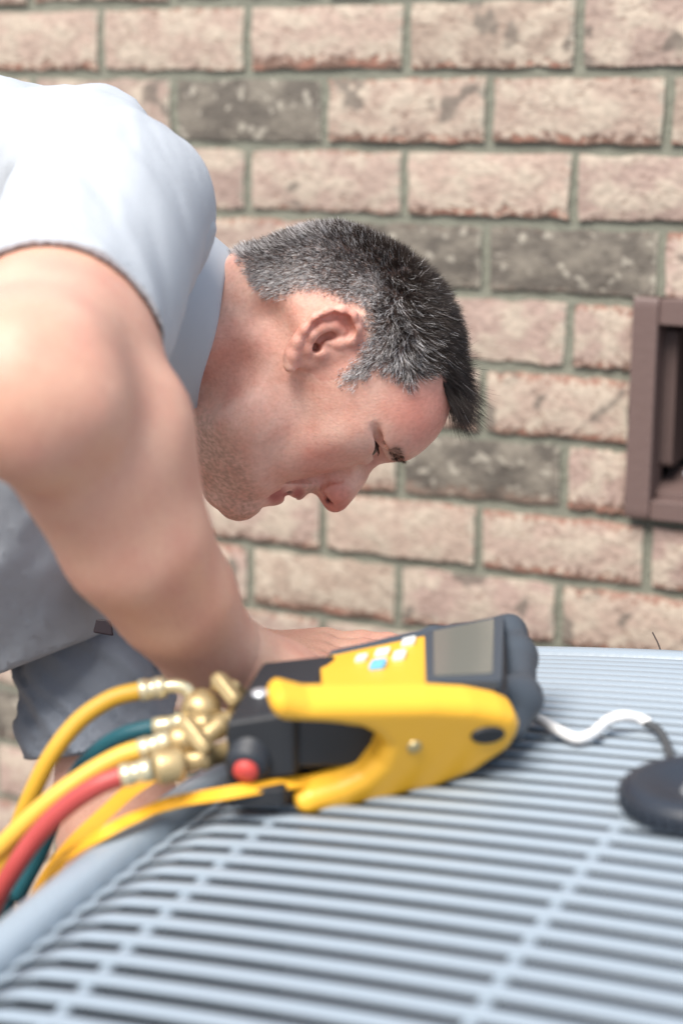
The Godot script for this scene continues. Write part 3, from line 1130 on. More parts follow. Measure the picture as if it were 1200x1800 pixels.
func build_man() -> void:
	var centre := at(600, 650, HEAD_D)
	var zc := (CAM - centre).normalized()
	var xc := cam_basis.y.cross(zc).normalized()
	var yc := zc.cross(xc)
	var th := deg_to_rad(HEAD_TURN)
	var f0 := xc * 0.4384 - yc * 0.8988
	var fu := xc * 0.8988 + yc * 0.4384
	head_frame = Transform3D(Basis(f0 * cos(th) - zc * sin(th), fu, zc * cos(th) + f0 * sin(th)), centre)
	var foot := at(190, 1500, 1.56)
	foot.y = 0.0
	var man := thing("person", "man in a pale grey polo shirt and grey shorts bending over the air conditioner", "person", foot)

	# ---- body: head, arms, hands, legs as one mesh
	var v := PackedVector3Array()
	var n := PackedVector3Array()
	var idx := PackedInt32Array()
	var col := PackedColorArray()
	var head := head_field()
	var r := head.nets(Vector3(-0.125, -0.20, -0.105), Vector3(0.155, 0.115, 0.105), 0.00145)
	var hv: PackedVector3Array = r.v
	var hn: PackedVector3Array = r.n
	var hc := PackedColorArray()
	hc.resize(hv.size())
	var freckle := FastNoiseLite.new()
	freckle.frequency = 260.0
	freckle.fractal_octaves = 2
	var blotch := FastNoiseLite.new()
	blotch.frequency = 38.0
	blotch.seed = 3
	for k in hv.size():
		hc[k] = skin_colour(hv[k], freckle, blotch)
	add_net(v, n, idx, col, hv, hn, r.i, hc, head_frame)

	var arm := arm_field()
	var limb := PackedColorArray()
	var body := Field.new()
	for k in arm.kind.size():
		body.cap(arm.a[k], arm.a[k] + arm.ba[k], arm.ra[k], arm.rb[k], arm.sm[k])
	# trunk inside the shirt, neck, far arm, legs
	body.chain(ats([[330, 600, 1.36], [200, 560, 1.36], [70, 520, 1.38], [-90, 800, 1.46], [40, 990, 1.55]]), [0.050, 0.065, 0.090, 0.105, 0.060], 0.05)
	body.chain(ats([[150, 420, 1.46], [205, 640, 1.52], [215, 850, 1.47], [240, 1010, 1.42], [362, 1160, 1.375]]), [0.06, 0.050, 0.042, 0.034, 0.026], 0.04)
	body.chain(ats([[40, 990, 1.55], [160, 1180, 1.57], [185, 1330, 1.57], [205, 1420, 1.58]]), [0.055, 0.042, 0.044, 0.051], 0.02)
	var knee := at(205, 1420, 1.58)
	var ankle := Vector3(knee.x - 0.03, 0.10, knee.z - 0.02)
	body.chain([knee, knee.lerp(ankle, 0.35), ankle], [0.052, 0.055, 0.036], 0.03)
	var hip2 := at(160, 1150, 1.74)
	var ankle2 := Vector3(ankle.x - 0.05, 0.10, ankle.z - 0.2)
	body.chain([hip2, hip2.lerp(ankle2, 0.5), hip2.lerp(ankle2, 0.68), ankle2], [0.050, 0.050, 0.053, 0.036], 0.02)
	for a in [ankle, ankle2]:
		body.cap(a + Vector3(-0.03, -0.05, 0), a + Vector3(0.14, -0.065, 0.0), 0.04, 0.034, 0.03)
	var lo := Vector3(1e9, 1e9, 1e9)
	var hi := -lo
	for k in body.a.size():
		for p in [body.a[k], body.a[k] + body.ba[k]]:
			var rr := Vector3.ONE * (maxf(body.ra[k], body.rb[k]) + 0.03)
			lo = lo.min(p - rr)
			hi = hi.max(p + rr)
	r = body.nets(lo, hi, 0.009)
	add_net(v, n, idx, col, r.v, r.n, r.i, limb_colours(r.v, blotch), Transform3D())
	# the far hand lies on the grille, the near hand holds the meter down
	var far := Field.new()
	var w1 := at(372, 1162, 1.372)
	hand(far, w1, acp(566, 1150, 0.012) - w1, Vector3.UP, -1.0, 0.10)
	far.cap(w1, at(350, 1140, 1.385), 0.0265, 0.027, 0.01)
	r = far.nets(w1 - Vector3.ONE * 0.09, w1 + Vector3(0.24, 0.11, 0.14), 0.0028)
	add_net(v, n, idx, col, r.v, r.n, r.i, limb_colours(r.v, blotch), Transform3D())
	var near := Field.new()
	var w2 := at(434, 1178, 1.138)
	hand(near, w2, at(560, 1196, 1.195) - w2, Vector3(0.1, 0.9, -0.4), 1.0, 0.30)
	near.cap(w2, at(400, 1156, 1.127), 0.0275, 0.0300, 0.012)
	r = near.nets(w2 - Vector3.ONE * 0.13, w2 + Vector3.ONE * 0.20, 0.003)
	add_net(v, n, idx, col, r.v, r.n, r.i, limb_colours(r.v, blotch), Transform3D())
	var skin := StandardMaterial3D.new()
	skin.vertex_color_use_as_albedo = true
	skin.roughness = 0.48
	skin.metallic_specular = 0.42
	bumpy(skin, 0.06, 22.0, 0.05, 3, 31)
	skin.heightmap_scale = 0.022
	var ramp := Gradient.new()
	ramp.colors = PackedColorArray([Color(0.93, 0.89, 0.88), Color(0.985, 0.98, 0.975), Color(1, 1, 1)])
	ramp.offsets = PackedFloat32Array([0.0, 0.45, 1.0])
	var pore := NoiseTexture2D.new()
	pore.width = 256
	pore.height = 256
	pore.seamless = true
	var pn := FastNoiseLite.new()
	pn.seed = 52
	pn.frequency = 0.05
	pn.fractal_octaves = 4
	pore.noise = pn
	pore.color_ramp = ramp
	skin.albedo_texture = pore
	skin.subsurf_scatter_enabled = true
	skin.subsurf_scatter_strength = 0.12
	part("body", array_mesh(v, n, idx, col), skin, man)

	# ---- eyes and teeth
	for s in [1.0, -1.0]:
		var c := hl(640, 778, 0.0310)
		c.z *= s
		part("eye", eye_shape(head_frame * c, head_frame.basis), eye_material(), man)
	var teeth := mat(Color(0.62, 0.58, 0.50), 0.25)
	for k in range(-3, 4):
		var p := hl(509, 858 - absf(k) * 4.0, 0.0)
		p.z = k * 0.0066
		p.x -= 0.004
		part("tooth", box_at(head_frame * p, Vector3(0.0035, 0.0048, 0.0030), head_frame.basis, 0.45, 4), teeth, man)

	# ---- hair
	build_hair(man, hv, hn)

	# ---- clothes
	var cloth := bumpy(mat(Color(0.43, 0.46, 0.50), 0.85), 0.2, 60.0, 0.02, 2, 12)
	cloth.rim_enabled = true
	cloth.rim = 0.25
	var shirt := Field.new()
	shirt.chain(ats([[190, 378, 1.20], [88, 612, 1.055], [70, 660, 1.02]]), [0.069, 0.0665, 0.067], 0.05)
	shirt.chain(ats([[190, 372, 1.21], [110, 332, 1.28], [-60, 360, 1.36], [-220, 470, 1.42]]), [0.0715, 0.0765, 0.100, 0.120], 0.05)
	shirt.chain(ats([[60, 500, 1.40], [-80, 800, 1.46], [-30, 1080, 1.54], [-30, 1200, 1.56]]), [0.135, 0.152, 0.122, 0.118], 0.07)
	shirt.chain(ats([[70, 470, 1.42], [150, 430, 1.47], [215, 600, 1.52]]), [0.10, 0.074, 0.062], 0.05)
	shirt.ell(at(215, 560, 1.36), Vector3(0.05, 0.075, 0.10), 0.05)
	var nf := FastNoiseLite.new()
	nf.seed = 17
	nf.frequency = 13.0
	nf.fractal_octaves = 3
	nf.fractal_gain = 0.4
	shirt.folds = nf
	shirt.fold_size = 0.0125
	shirt.fold_turn = fold_axes(48.0)
	shirt.fold_scale = Vector3(0.30, 1.15, 0.7)
	var hem_c := at(90, 604, 1.058)
	var hem_n := (at(58, 705, 0.965) - at(190, 380, 1.20)).normalized()
	# hem of the sleeve and of the shirt tail as cutting planes, applied to the pieces by two fields
	var sleeve := Field.new()
	sleeve.chain(ats([[200, 372, 1.205], [90, 604, 1.058], [66, 660, 1.02]]), [0.0715, 0.0695, 0.0705], 0.05)
	sleeve.hollow_depth = 0.010
	sleeve.planes = [Plane(hem_n, hem_c)]
	sleeve.hollow = arm
	sleeve.hollow_gap = 0.0010
	sleeve.folds = nf
	sleeve.fold_size = 0.0055
	sleeve.fold_turn = fold_axes(104.0)
	sleeve.fold_scale = Vector3(0.28, 1.5, 0.8)
	shirt.kind.remove_at(0); shirt.cut.remove_at(0); shirt.a.remove_at(0); shirt.ba.remove_at(0); shirt.bb.remove_at(0); shirt.ra.remove_at(0); shirt.rb.remove_at(0); shirt.sm.remove_at(0); shirt.inv.remove_at(0)
	shirt.kind.remove_at(0); shirt.cut.remove_at(0); shirt.a.remove_at(0); shirt.ba.remove_at(0); shirt.bb.remove_at(0); shirt.ra.remove_at(0); shirt.rb.remove_at(0); shirt.sm.remove_at(0); shirt.inv.remove_at(0)
	var tail := Plane(at(0, 1186, 1.42), at(205, 1103, 1.50), at(205, 1090, 1.75))
	if tail.distance_to(at(0, 900, 1.45)) > 0.0:
		tail = -tail
	shirt.planes = [tail]
	var sh := part("shirt", net_mesh(shirt, at(-120, 640, 1.45) - Vector3(0.36, 0.42, 0.42), at(-120, 640, 1.45) + Vector3(0.46, 0.42, 0.42), 0.0085), cloth, man)
	part("sleeve", net_mesh(sleeve, hem_c - Vector3(0.15, 0.13, 0.26), hem_c + Vector3(0.22, 0.22, 0.17), 0.003), cloth, sh)
	part("collar", collar_shape(), cloth, sh)
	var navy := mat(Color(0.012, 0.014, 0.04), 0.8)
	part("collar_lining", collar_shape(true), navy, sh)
	part("pen_clip", hexa(ats([[164, 1112, 1.40], [200, 1118, 1.40], [170, 1088, 1.40], [196, 1090, 1.40], [164, 1112, 1.39], [200, 1118, 1.39], [170, 1088, 1.39], [196, 1090, 1.39]]), 0.2, 3), mat(Color(0.012, 0.004, 0.008), 0.5), sh)
	var sf := Field.new()
	sf.chain(ats([[150, 1060, 1.56], [165, 1190, 1.56], [174, 1330, 1.565], [176, 1400, 1.57]]), [0.068, 0.0690, 0.0665, 0.070], 0.03)
	sf.hollow_depth = 0.035
	sf.cap(at(170, 1120, 1.72), at(180, 1340, 1.74), 0.065, 0.062, 0.03)
	var leg := Field.new()
	leg.cap(at(160, 1180, 1.57), at(185, 1330, 1.57), 0.045, 0.047, 0.01)
	leg.cap(at(185, 1330, 1.57), at(205, 1430, 1.58), 0.047, 0.050, 0.01)
	sf.hollow = leg
	sf.hollow_gap = 0.003
	var hem2 := Plane(at(40, 1338, 1.52), at(310, 1312, 1.55), at(180, 1322, 1.75))
	if hem2.distance_to(at(150, 1100, 1.56)) > 0.0:
		hem2 = -hem2
	sf.planes = [hem2]
	var pf := FastNoiseLite.new()
	pf.seed = 41
	pf.frequency = 24.0
	pf.fractal_octaves = 2
	pf.domain_warp_enabled = true
	pf.domain_warp_amplitude = 0.1
	sf.folds = pf
	sf.fold_size = 0.0125
	sf.fold_turn = fold_axes(-38.0)
	sf.fold_scale = Vector3(0.22, 1.5, 0.6)
	var grey := bumpy(mat(Color(0.235, 0.265, 0.315), 0.7), 0.2, 60.0, 0.02, 2, 13)
	part("shorts", net_mesh(sf, at(130, 1220, 1.62) - Vector3(0.22, 0.20, 0.26), at(130, 1220, 1.62) + Vector3(0.22, 0.20, 0.26), 0.006), grey, man)
	# shoes on the ground
	var shoe := mat(Color(0.05, 0.05, 0.055), 0.7)
	for a in [ankle, ankle2]:
		var sho := Field.new()
		sho.cap(a + Vector3(-0.04, -0.056, 0), a + Vector3(0.15, -0.060, 0.0), 0.048, 0.042, 0.03)
		sho.cap(a + Vector3(-0.01, 0.0, 0), a + Vector3(-0.01, -0.03, 0), 0.048, 0.048, 0.03)
		sho.planes = [Plane(Vector3(0, -1, 0), -0.003)]
		part("shoe", net_mesh(sho, a - Vector3(0.11, 0.13, 0.08), a + Vector3(0.22, 0.06, 0.08), 0.007), shoe, man)


func add_net(v: PackedVector3Array, n: PackedVector3Array, idx: PackedInt32Array, col: PackedColorArray, av: PackedVector3Array, an: PackedVector3Array, ai: PackedInt32Array, ac_: PackedColorArray, frame: Transform3D) -> void:
	var first := v.size()
	v.append_array(frame * av)
	for k in an.size():
		n.append(frame.basis * an[k])
	for k in ai.size():
		idx.append(ai[k] + first)
	col.append_array(ac_)


func limb_colours(v: PackedVector3Array, blotch: FastNoiseLite) -> PackedColorArray:
	var out := PackedColorArray()
	out.resize(v.size())
	for k in v.size():
		var t := blotch.get_noise_3dv(v[k] * 0.6) * 0.5 + 0.5
		out[k] = Color(0.71, 0.435, 0.325).lerp(Color(0.63, 0.32, 0.245), clampf(t * 1.5 - 0.25, 0.0, 1.0))
	return out


func near_px(p: Vector2, x: float, y: float, r: float) -> float:
	return smoothstep(r, r * 0.25, p.distance_to(Vector2(x, y)))


var hair_edge := PackedVector2Array()


func hair_polygon() -> PackedVector2Array:
	if hair_edge.is_empty():
		for q in [[395, 448], [412, 452], [430, 478], [446, 510], [466, 531], [497, 529], [532, 518], [560, 522], [600, 534], [634, 548], [640, 590], [622, 622], [606, 640], [596, 654], [592, 668], [606, 688], [628, 686], [646, 672], [668, 662], [693, 670], [722, 686], [736, 674], [754, 656], [769, 646], [776, 662], [783, 692], [900, 760], [900, 300], [395, 300]]:
			hair_edge.append(Vector2(q[0], q[1]))
	return hair_edge


func skin_colour(p: Vector3, freckle: FastNoiseLite, blotch: FastNoiseLite) -> Color:
	var q := to_px(p)
	var c := Color(0.78, 0.485, 0.395)
	var b := blotch.get_noise_3dv(p)
	c = c.lerp(Color(0.72, 0.37, 0.29), clampf(0.3 + b, 0.0, 1.0))
	var red := Color(0.60, 0.205, 0.16)
	c = c.lerp(red, 0.75 * near_px(q, 592, 884, 46))
	c = c.lerp(red, 0.45 * near_px(q, 560, 815, 70))
	c = c.lerp(red, 0.62 * near_px(q, 745, 725, 95))
	c = c.lerp(red, 0.42 * near_px(q, 405, 636, 85))
	if absf(p.z) > 0.070 and q.distance_to(Vector2(570, 595)) < 75.0:
		c = c.lerp(red, 0.36 + 0.35 * near_px(q, 605, 568, 30) + 0.5 * near_px(q, 506, 655, 14))
	c = c.lerp(Color(0.26, 0.17, 0.13), 0.6 * near_px(q, 697, 797, 20))
	# shaved beard
	var beard := smoothstep(0.0, 60.0, (q.x - 345.0) * -0.74 + (q.y - 690.0) * 0.67 + 20.0) * smoothstep(470.0, 420.0, q.x - (q.y - 850.0) * 0.2)
	beard = maxf(beard, near_px(q, 545, 858, 24) * 0.7)
	beard = maxf(beard, near_px(q, 418, 880, 60))
	c = c.lerp(Color(0.45, 0.285, 0.215), beard * (0.55 + 0.85 * freckle.get_noise_3dv(p)))
	# lips
	var lip := maxf(near_px(q, 484, 870, 26), maxf(near_px(q, 500, 872, 10), near_px(q, 524, 868, 17)))
	lip = maxf(lip, near_px(q, 474, 858, 20))
	if absf(p.z) < 0.032:
		c = c.lerp(Color(0.40, 0.12, 0.105), lip * 0.9)
	# inside of mouth and nostril
	if absf(p.z) > 0.005 and absf(p.z) < 0.022:
		c = c.lerp(Color(0.10, 0.03, 0.025), near_px(q, 576, 881, 8) * 0.85)
	if absf(p.z) < 0.028:
		c = c.lerp(Color(0.12, 0.03, 0.025), maxf(near_px(q, 508, 864, 9), near_px(q, 500, 853, 8)) * 0.85)
	c *= 1.0 + freckle.get_noise_3dv(p * 0.7) * 0.10
	# scalp under the hair
	if Geometry2D.is_point_in_polygon(q, hair_polygon()) and absf(p.z) < 0.079:
		var g := grey_share(q)
		var inside := 60.0
		for e in 24:
			var w := q - hair_edge[e]
			var seg := hair_edge[e + 1] - hair_edge[e]
			inside = minf(inside, (w - seg * clampf(w.dot(seg) / seg.length_squared(), 0.0, 1.0)).length())
		var scalp := Color(0.06, 0.046, 0.042).lerp(Color(0.36, 0.28, 0.25), clampf(g * 1.1 - 0.3, 0.0, 1.0))
		c = c.lerp(scalp, smoothstep(0.0, 30.0, inside) * 0.92)
	return c


func grey_share(q: Vector2) -> float:
	# how grey the hair is at a spot: white at nape, sideburn and above the ear, dark on top
	var up := (q.x - 600.0) * 0.8988 * 0.75 - (q.y - 600.0) * 0.52
	var g := 1.0 - smoothstep(-40.0, 165.0, up)
	g = maxf(g * 0.85, 0.95 * near_px(q, 612, 668, 60))
	g = maxf(g, 0.85 * near_px(q, 445, 500, 50))
	g = maxf(g, 0.75 * near_px(q, 545, 515, 75))
	g = maxf(g, 0.7 * near_px(q, 640, 520, 70))
	g = maxf(g, 0.55 * near_px(q, 700, 655, 60))
	g *= 1.0 - 0.65 * near_px(q, 480, 425, 80)
	g *= 1.0 - 0.92 * smoothstep(690.0, 775.0, q.x - (q.y - 560.0) * 0.1)
	return clampf(g, 0.015, 0.95)


func strand_shape(bow: float, sway: float) -> ArrayMesh:
	var st := SurfaceTool.new()
	st.begin(Mesh.PRIMITIVE_TRIANGLES)
	st.set_smooth_group(0)
	var seg := 5
	for i in seg:
		for k in 3:
			var q := []
			for o in [[0, 0], [1, 0], [1, 1], [0, 1]]:
				var t := float(i + o[0]) / seg
				var w := 0.5 * (1.0 - t * t * 0.85)
				var ang: float = TAU * (k + o[1]) / 3.0
				q.append(Vector3(cos(ang) * w + sway * sin(t * 3.0), t, sin(ang) * w + bow * t * t))
			for j in [0, 2, 1, 0, 3, 2]:
				st.add_vertex(q[j])
	st.index()
	st.generate_normals()
	return st.commit()


func build_hair(man: Node3D, hv: PackedVector3Array, hn: PackedVector3Array) -> void:
	var poly := hair_polygon()
	var roots := PackedInt32Array()
	var brows := PackedInt32Array()
	for k in hv.size():
		var p := hv[k]
		var q := to_px(p)
		if absf(p.z) > 0.0765 and q.distance_to(Vector2(570, 598)) < 72.0:
			continue
		if Geometry2D.is_point_in_polygon(q, poly) and p.y > -0.155:
			roots.append(k)
		if absf(p.z) > 0.010 and absf(p.z) < 0.056:
			var t := clampf((q.y - 752.0) / 60.0, 0.0, 1.0)
			var line := lerpf(680.0, 700.0, t)
			if q.y > 754.0 and q.y < 816.0 and absf(q.x - line) < lerpf(7.0, 12.0, t):
				brows.append(k)
	var curl := FastNoiseLite.new()
	curl.frequency = 70.0
	curl.seed = 77
	var clump := FastNoiseLite.new()
	clump.frequency = 150.0
	clump.seed = 78
	var hairm := StandardMaterial3D.new()
	hairm.vertex_color_use_as_albedo = true
	hairm.roughness = 0.42
	hairm.metallic_specular = 0.45
	var sets := [[], [], []]
	var tints := [[], [], []]
	for s in 62000:
		var k := roots[rng.randi_range(0, roots.size() - 1)]
		var p := hv[k]
		var nn := hn[k]
		var q := to_px(p)
		var inside := 60.0
		for e in 24:
			var w := q - hair_edge[e]
			var seg := hair_edge[e + 1] - hair_edge[e]
			inside = minf(inside, (w - seg * clampf(w.dot(seg) / seg.length_squared(), 0.0, 1.0)).length())
		var thick := smoothstep(-6.0, 26.0, inside + curl.get_noise_3dv(p) * 14.0)
		if rng.randf() > 0.12 + 0.88 * thick:
			continue
		var top := smoothstep(0.025, 0.072, p.y + p.x * 0.25 + clump.get_noise_3dv(p) * 0.008) * smoothstep(-0.085, -0.01, p.x)
		top = maxf(top, smoothstep(0.04, 0.062, p.y) * smoothstep(0.02, 0.05, p.x))
		var comb := Vector3(-0.25, -1.0, 0.0)
		comb = comb.lerp(Vector3(0.75, 0.25, 0.0), top)
		comb += Vector3(curl.get_noise_3dv(p), curl.get_noise_3dv(p + Vector3(3, 1, 2)), curl.get_noise_3dv(p + Vector3(7, 5, 1))) * (0.65 + top * 0.9)
		comb += Vector3(rng.randf_range(-1, 1), rng.randf_range(-1, 1), rng.randf_range(-1, 1)) * 0.24
		var tang := (comb - nn * comb.dot(nn)).normalized()
		var lift := lerpf(0.24, 0.55, top) + rng.randf_range(-0.12, 0.22)
		var dir := (tang * cos(lift) + nn * sin(lift)).normalized()
		var length := lerpf(0.0068, 0.0165, top) * rng.randf_range(0.75, 1.25)
		# the fringe hangs forward over the brow, the crown has a small tuft
		var front := near_px(q, 798, 692, 85) * smoothstep(0.075, 0.02, absf(p.z))
		if front > 0.0:
			length = lerpf(length, rng.randf_range(0.015, 0.047), front)
			dir = dir.lerp(Vector3(0.97, -0.06 + clump.get_noise_3dv(p * 0.7) * 1.1 + rng.randf_range(-0.2, 0.2), clump.get_noise_3dv(p * 0.7 + Vector3(4, 4, 4)) + rng.randf_range(-0.25, 0.25)).normalized(), front * 0.7).normalized()
		length *= lerpf(0.45, 1.0, thick)
		var bow_dir := (nn - dir * nn.dot(dir)).normalized()
		var width := rng.randf_range(0.00028, 0.00046)
		var x := dir.cross(bow_dir)
		var b := Basis(x * width, dir * length, -bow_dir * width)
		var which := rng.randi_range(0, 2)
		sets[which].append(Transform3D(b, p - nn * 0.0006))
		var g := grey_share(q) * (1.0 - smoothstep(0.05, 0.3, front))
		var c: Color
		if rng.randf() < g * 0.74 + 0.010 * (1.0 - front):
			c = Color(0.80, 0.78, 0.79) * rng.randf_range(0.6, 1.15)
		elif rng.randf() < g * 0.7:
			c = Color(0.36, 0.33, 0.325) * rng.randf_range(0.7, 1.3)
		else:
			c = Color(0.034, 0.024, 0.020) * rng.randf_range(0.5, 1.7)
		tints[which].append(c)
	for w in 3:
		var mm := MultiMesh.new()
		mm.transform_format = MultiMesh.TRANSFORM_3D
		mm.use_colors = true
		mm.mesh = strand_shape([-6.0, -12.0, -3.0][w], [1.5, -2.5, 3.5][w])
		mm.instance_count = sets[w].size()
		for k in sets[w].size():
			mm.set_instance_transform(k, head_frame * sets[w][k])
			mm.set_instance_color(k, tints[w][k])
		hair_node("hair", mm, hairm, man)
	var bm := MultiMesh.new()
	bm.transform_format = MultiMesh.TRANSFORM_3D
	bm.use_colors = true
	bm.mesh = strand_shape(-5.0, 1.0)
	bm.instance_count = 800
	for k in 800:
		var i := brows[rng.randi_range(0, brows.size() - 1)]
		var p := hv[i]
		var nn := hn[i]
		var comb := Vector3(-0.2, 0.25, signf(p.z) * 1.0) + Vector3(rng.randf_range(-1, 1), rng.randf_range(-1, 1), rng.randf_range(-1, 1)) * 0.35
		var dir := ((comb - nn * comb.dot(nn)).normalized() * 0.88 + nn * 0.18).normalized()
		var bow_dir := (nn - dir * nn.dot(dir)).normalized()
		bm.set_instance_transform(k, head_frame * Transform3D(Basis(dir.cross(bow_dir) * 0.00028, dir * rng.randf_range(0.0045, 0.0075), -bow_dir * 0.00028), p))
		bm.set_instance_color(k, Color(0.085, 0.058, 0.045) * rng.randf_range(0.6, 1.8))
	hair_node("eyebrow", bm, hairm, man)
	var lm := MultiMesh.new()
	lm.transform_format = MultiMesh.TRANSFORM_3D
	lm.use_colors = true
	lm.mesh = strand_shape(-4.0, 0.5)
	lm.instance_count = 90
	for k in 90:
		var t := rng.randf()
		var root := hl(655, 752, 0.0465).lerp(hl(667, 795, 0.0330), t)
		root.x += 0.0016 * sin(PI * t)
		var out := Vector3(0.75, -0.45, lerpf(0.7, 0.25, t)) + Vector3(rng.randf_range(-1, 1), rng.randf_range(-1, 1), rng.randf_range(-1, 1)) * 0.12
		if k % 2:
			root.z = -root.z
			out.z = -out.z
		var dir := out.normalized()
		var side := dir.cross(Vector3.UP).normalized()
		lm.set_instance_transform(k, head_frame * Transform3D(Basis(side * 0.00026, dir * rng.randf_range(0.003, 0.0055), side.cross(dir) * 0.00026), root))
		lm.set_instance_color(k, Color(0.02, 0.014, 0.012))
	hair_node("eyelash", lm, hairm, man)


func hair_node(called: String, mm: MultiMesh, m: Material, man: Node3D) -> void:
	var o := MultiMeshInstance3D.new()
	o.name = called
	o.multimesh = mm
	o.material_override = m
	o.set_meta("kind", "stuff")
	man.add_child(o, true)
	o.position = -gpos(man)


func eye_material() -> StandardMaterial3D:
	var m := StandardMaterial3D.new()
	m.vertex_color_use_as_albedo = true
	m.roughness = 0.25
	m.metallic_specular = 0.3
	return m


func eye_shape(c: Vector3, b: Basis) -> ArrayMesh:
	var st := SurfaceTool.new()
	st.begin(Mesh.PRIMITIVE_TRIANGLES)
	var gaze := (b * Vector3(0.80, -0.28, 0.52)).normalized()
	var frame := Basis(Quaternion(Vector3.UP, gaze))
	var rings := 24
	var sides := 24
	for i in rings:
		for k in sides:
			for o in [[0, 0], [1, 0], [1, 1], [0, 0], [1, 1], [0, 1]]:
				var th: float = PI * (i + o[0]) / rings
				var ph: float = TAU * (k + o[1]) / sides
				var d := Vector3(sin(th) * cos(ph), cos(th), sin(th) * sin(ph))
				var r := 0.0122 + 0.0009 * smoothstep(0.5, 0.0, th)
				st.set_color(Color(0.004, 0.004, 0.004) if th < 0.19 else Color(0.035, 0.022, 0.014) if th < 0.66 else Color(0.20, 0.13, 0.11))
				st.set_normal(frame * d)
				st.add_vertex(c + frame * d * r)
	return st.commit()


func collar_shape(lining := false) -> ArrayMesh:
	# the turned-down leaf of the collar: a ring round the neck from the fold down to the leaf's edge
	var o := at(372, 596, 1.36)
	var zc := (CAM - o).normalized()
	var xc := cam_basis.y.cross(zc).normalized()
	var yc := zc.cross(xc)
	var axis := (xc * 0.974 - yc * 0.226).normalized()          # along the neck, towards the head
	var upv := (yc * 0.974 + xc * 0.226).normalized()
	var m := 0.00045333
	# [distance along the axis, radius] from the inner foot over the fold to the leaf's edge
	var prof := [[-0.030, 0.0655], [-0.012, 0.0660], [-0.003, 0.0665], [0.0005, 0.0680], [0.0008, 0.0700], [-0.002, 0.0716], [-0.010, 0.0735], [-0.022, 0.0765], [-0.032, 0.0790], [-0.037, 0.0800], [-0.0378, 0.0786], [-0.032, 0.0772], [-0.022, 0.0742], [-0.010, 0.0712], [-0.004, 0.0692]]
	var st := SurfaceTool.new()
	st.begin(Mesh.PRIMITIVE_TRIANGLES)
	st.set_smooth_group(0)
	if lining:
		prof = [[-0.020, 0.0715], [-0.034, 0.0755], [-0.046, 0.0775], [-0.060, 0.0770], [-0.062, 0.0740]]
	var sides := 64
	for k in sides:
		for i in prof.size() - 1:
			var q := []
			for c in [[0, 0], [1, 0], [1, 1], [0, 1]]:
				var t: float = TAU * (k + c[1]) / sides
				var a: float = prof[i + c[0]][0]
				var r: float = prof[i + c[0]][1]
				var leaf := 1.0 + 0.12 * sin(t * 2.0 + 0.6)
				if i + c[0] >= 6 or lining:
					a *= leaf * lerpf(0.52, 1.0, smoothstep(1.0, -0.2, sin(t)))
				a += 0.0012 * sin(t * 5.0 + 1.0)
				q.append(o + axis * a + (upv * sin(t) * 1.0 + zc * cos(t) * 1.13) * r)
			for j in [0, 2, 1, 0, 3, 2]:
				st.add_vertex(q[j])
	st.index()
	st.generate_normals()
	return st.commit()


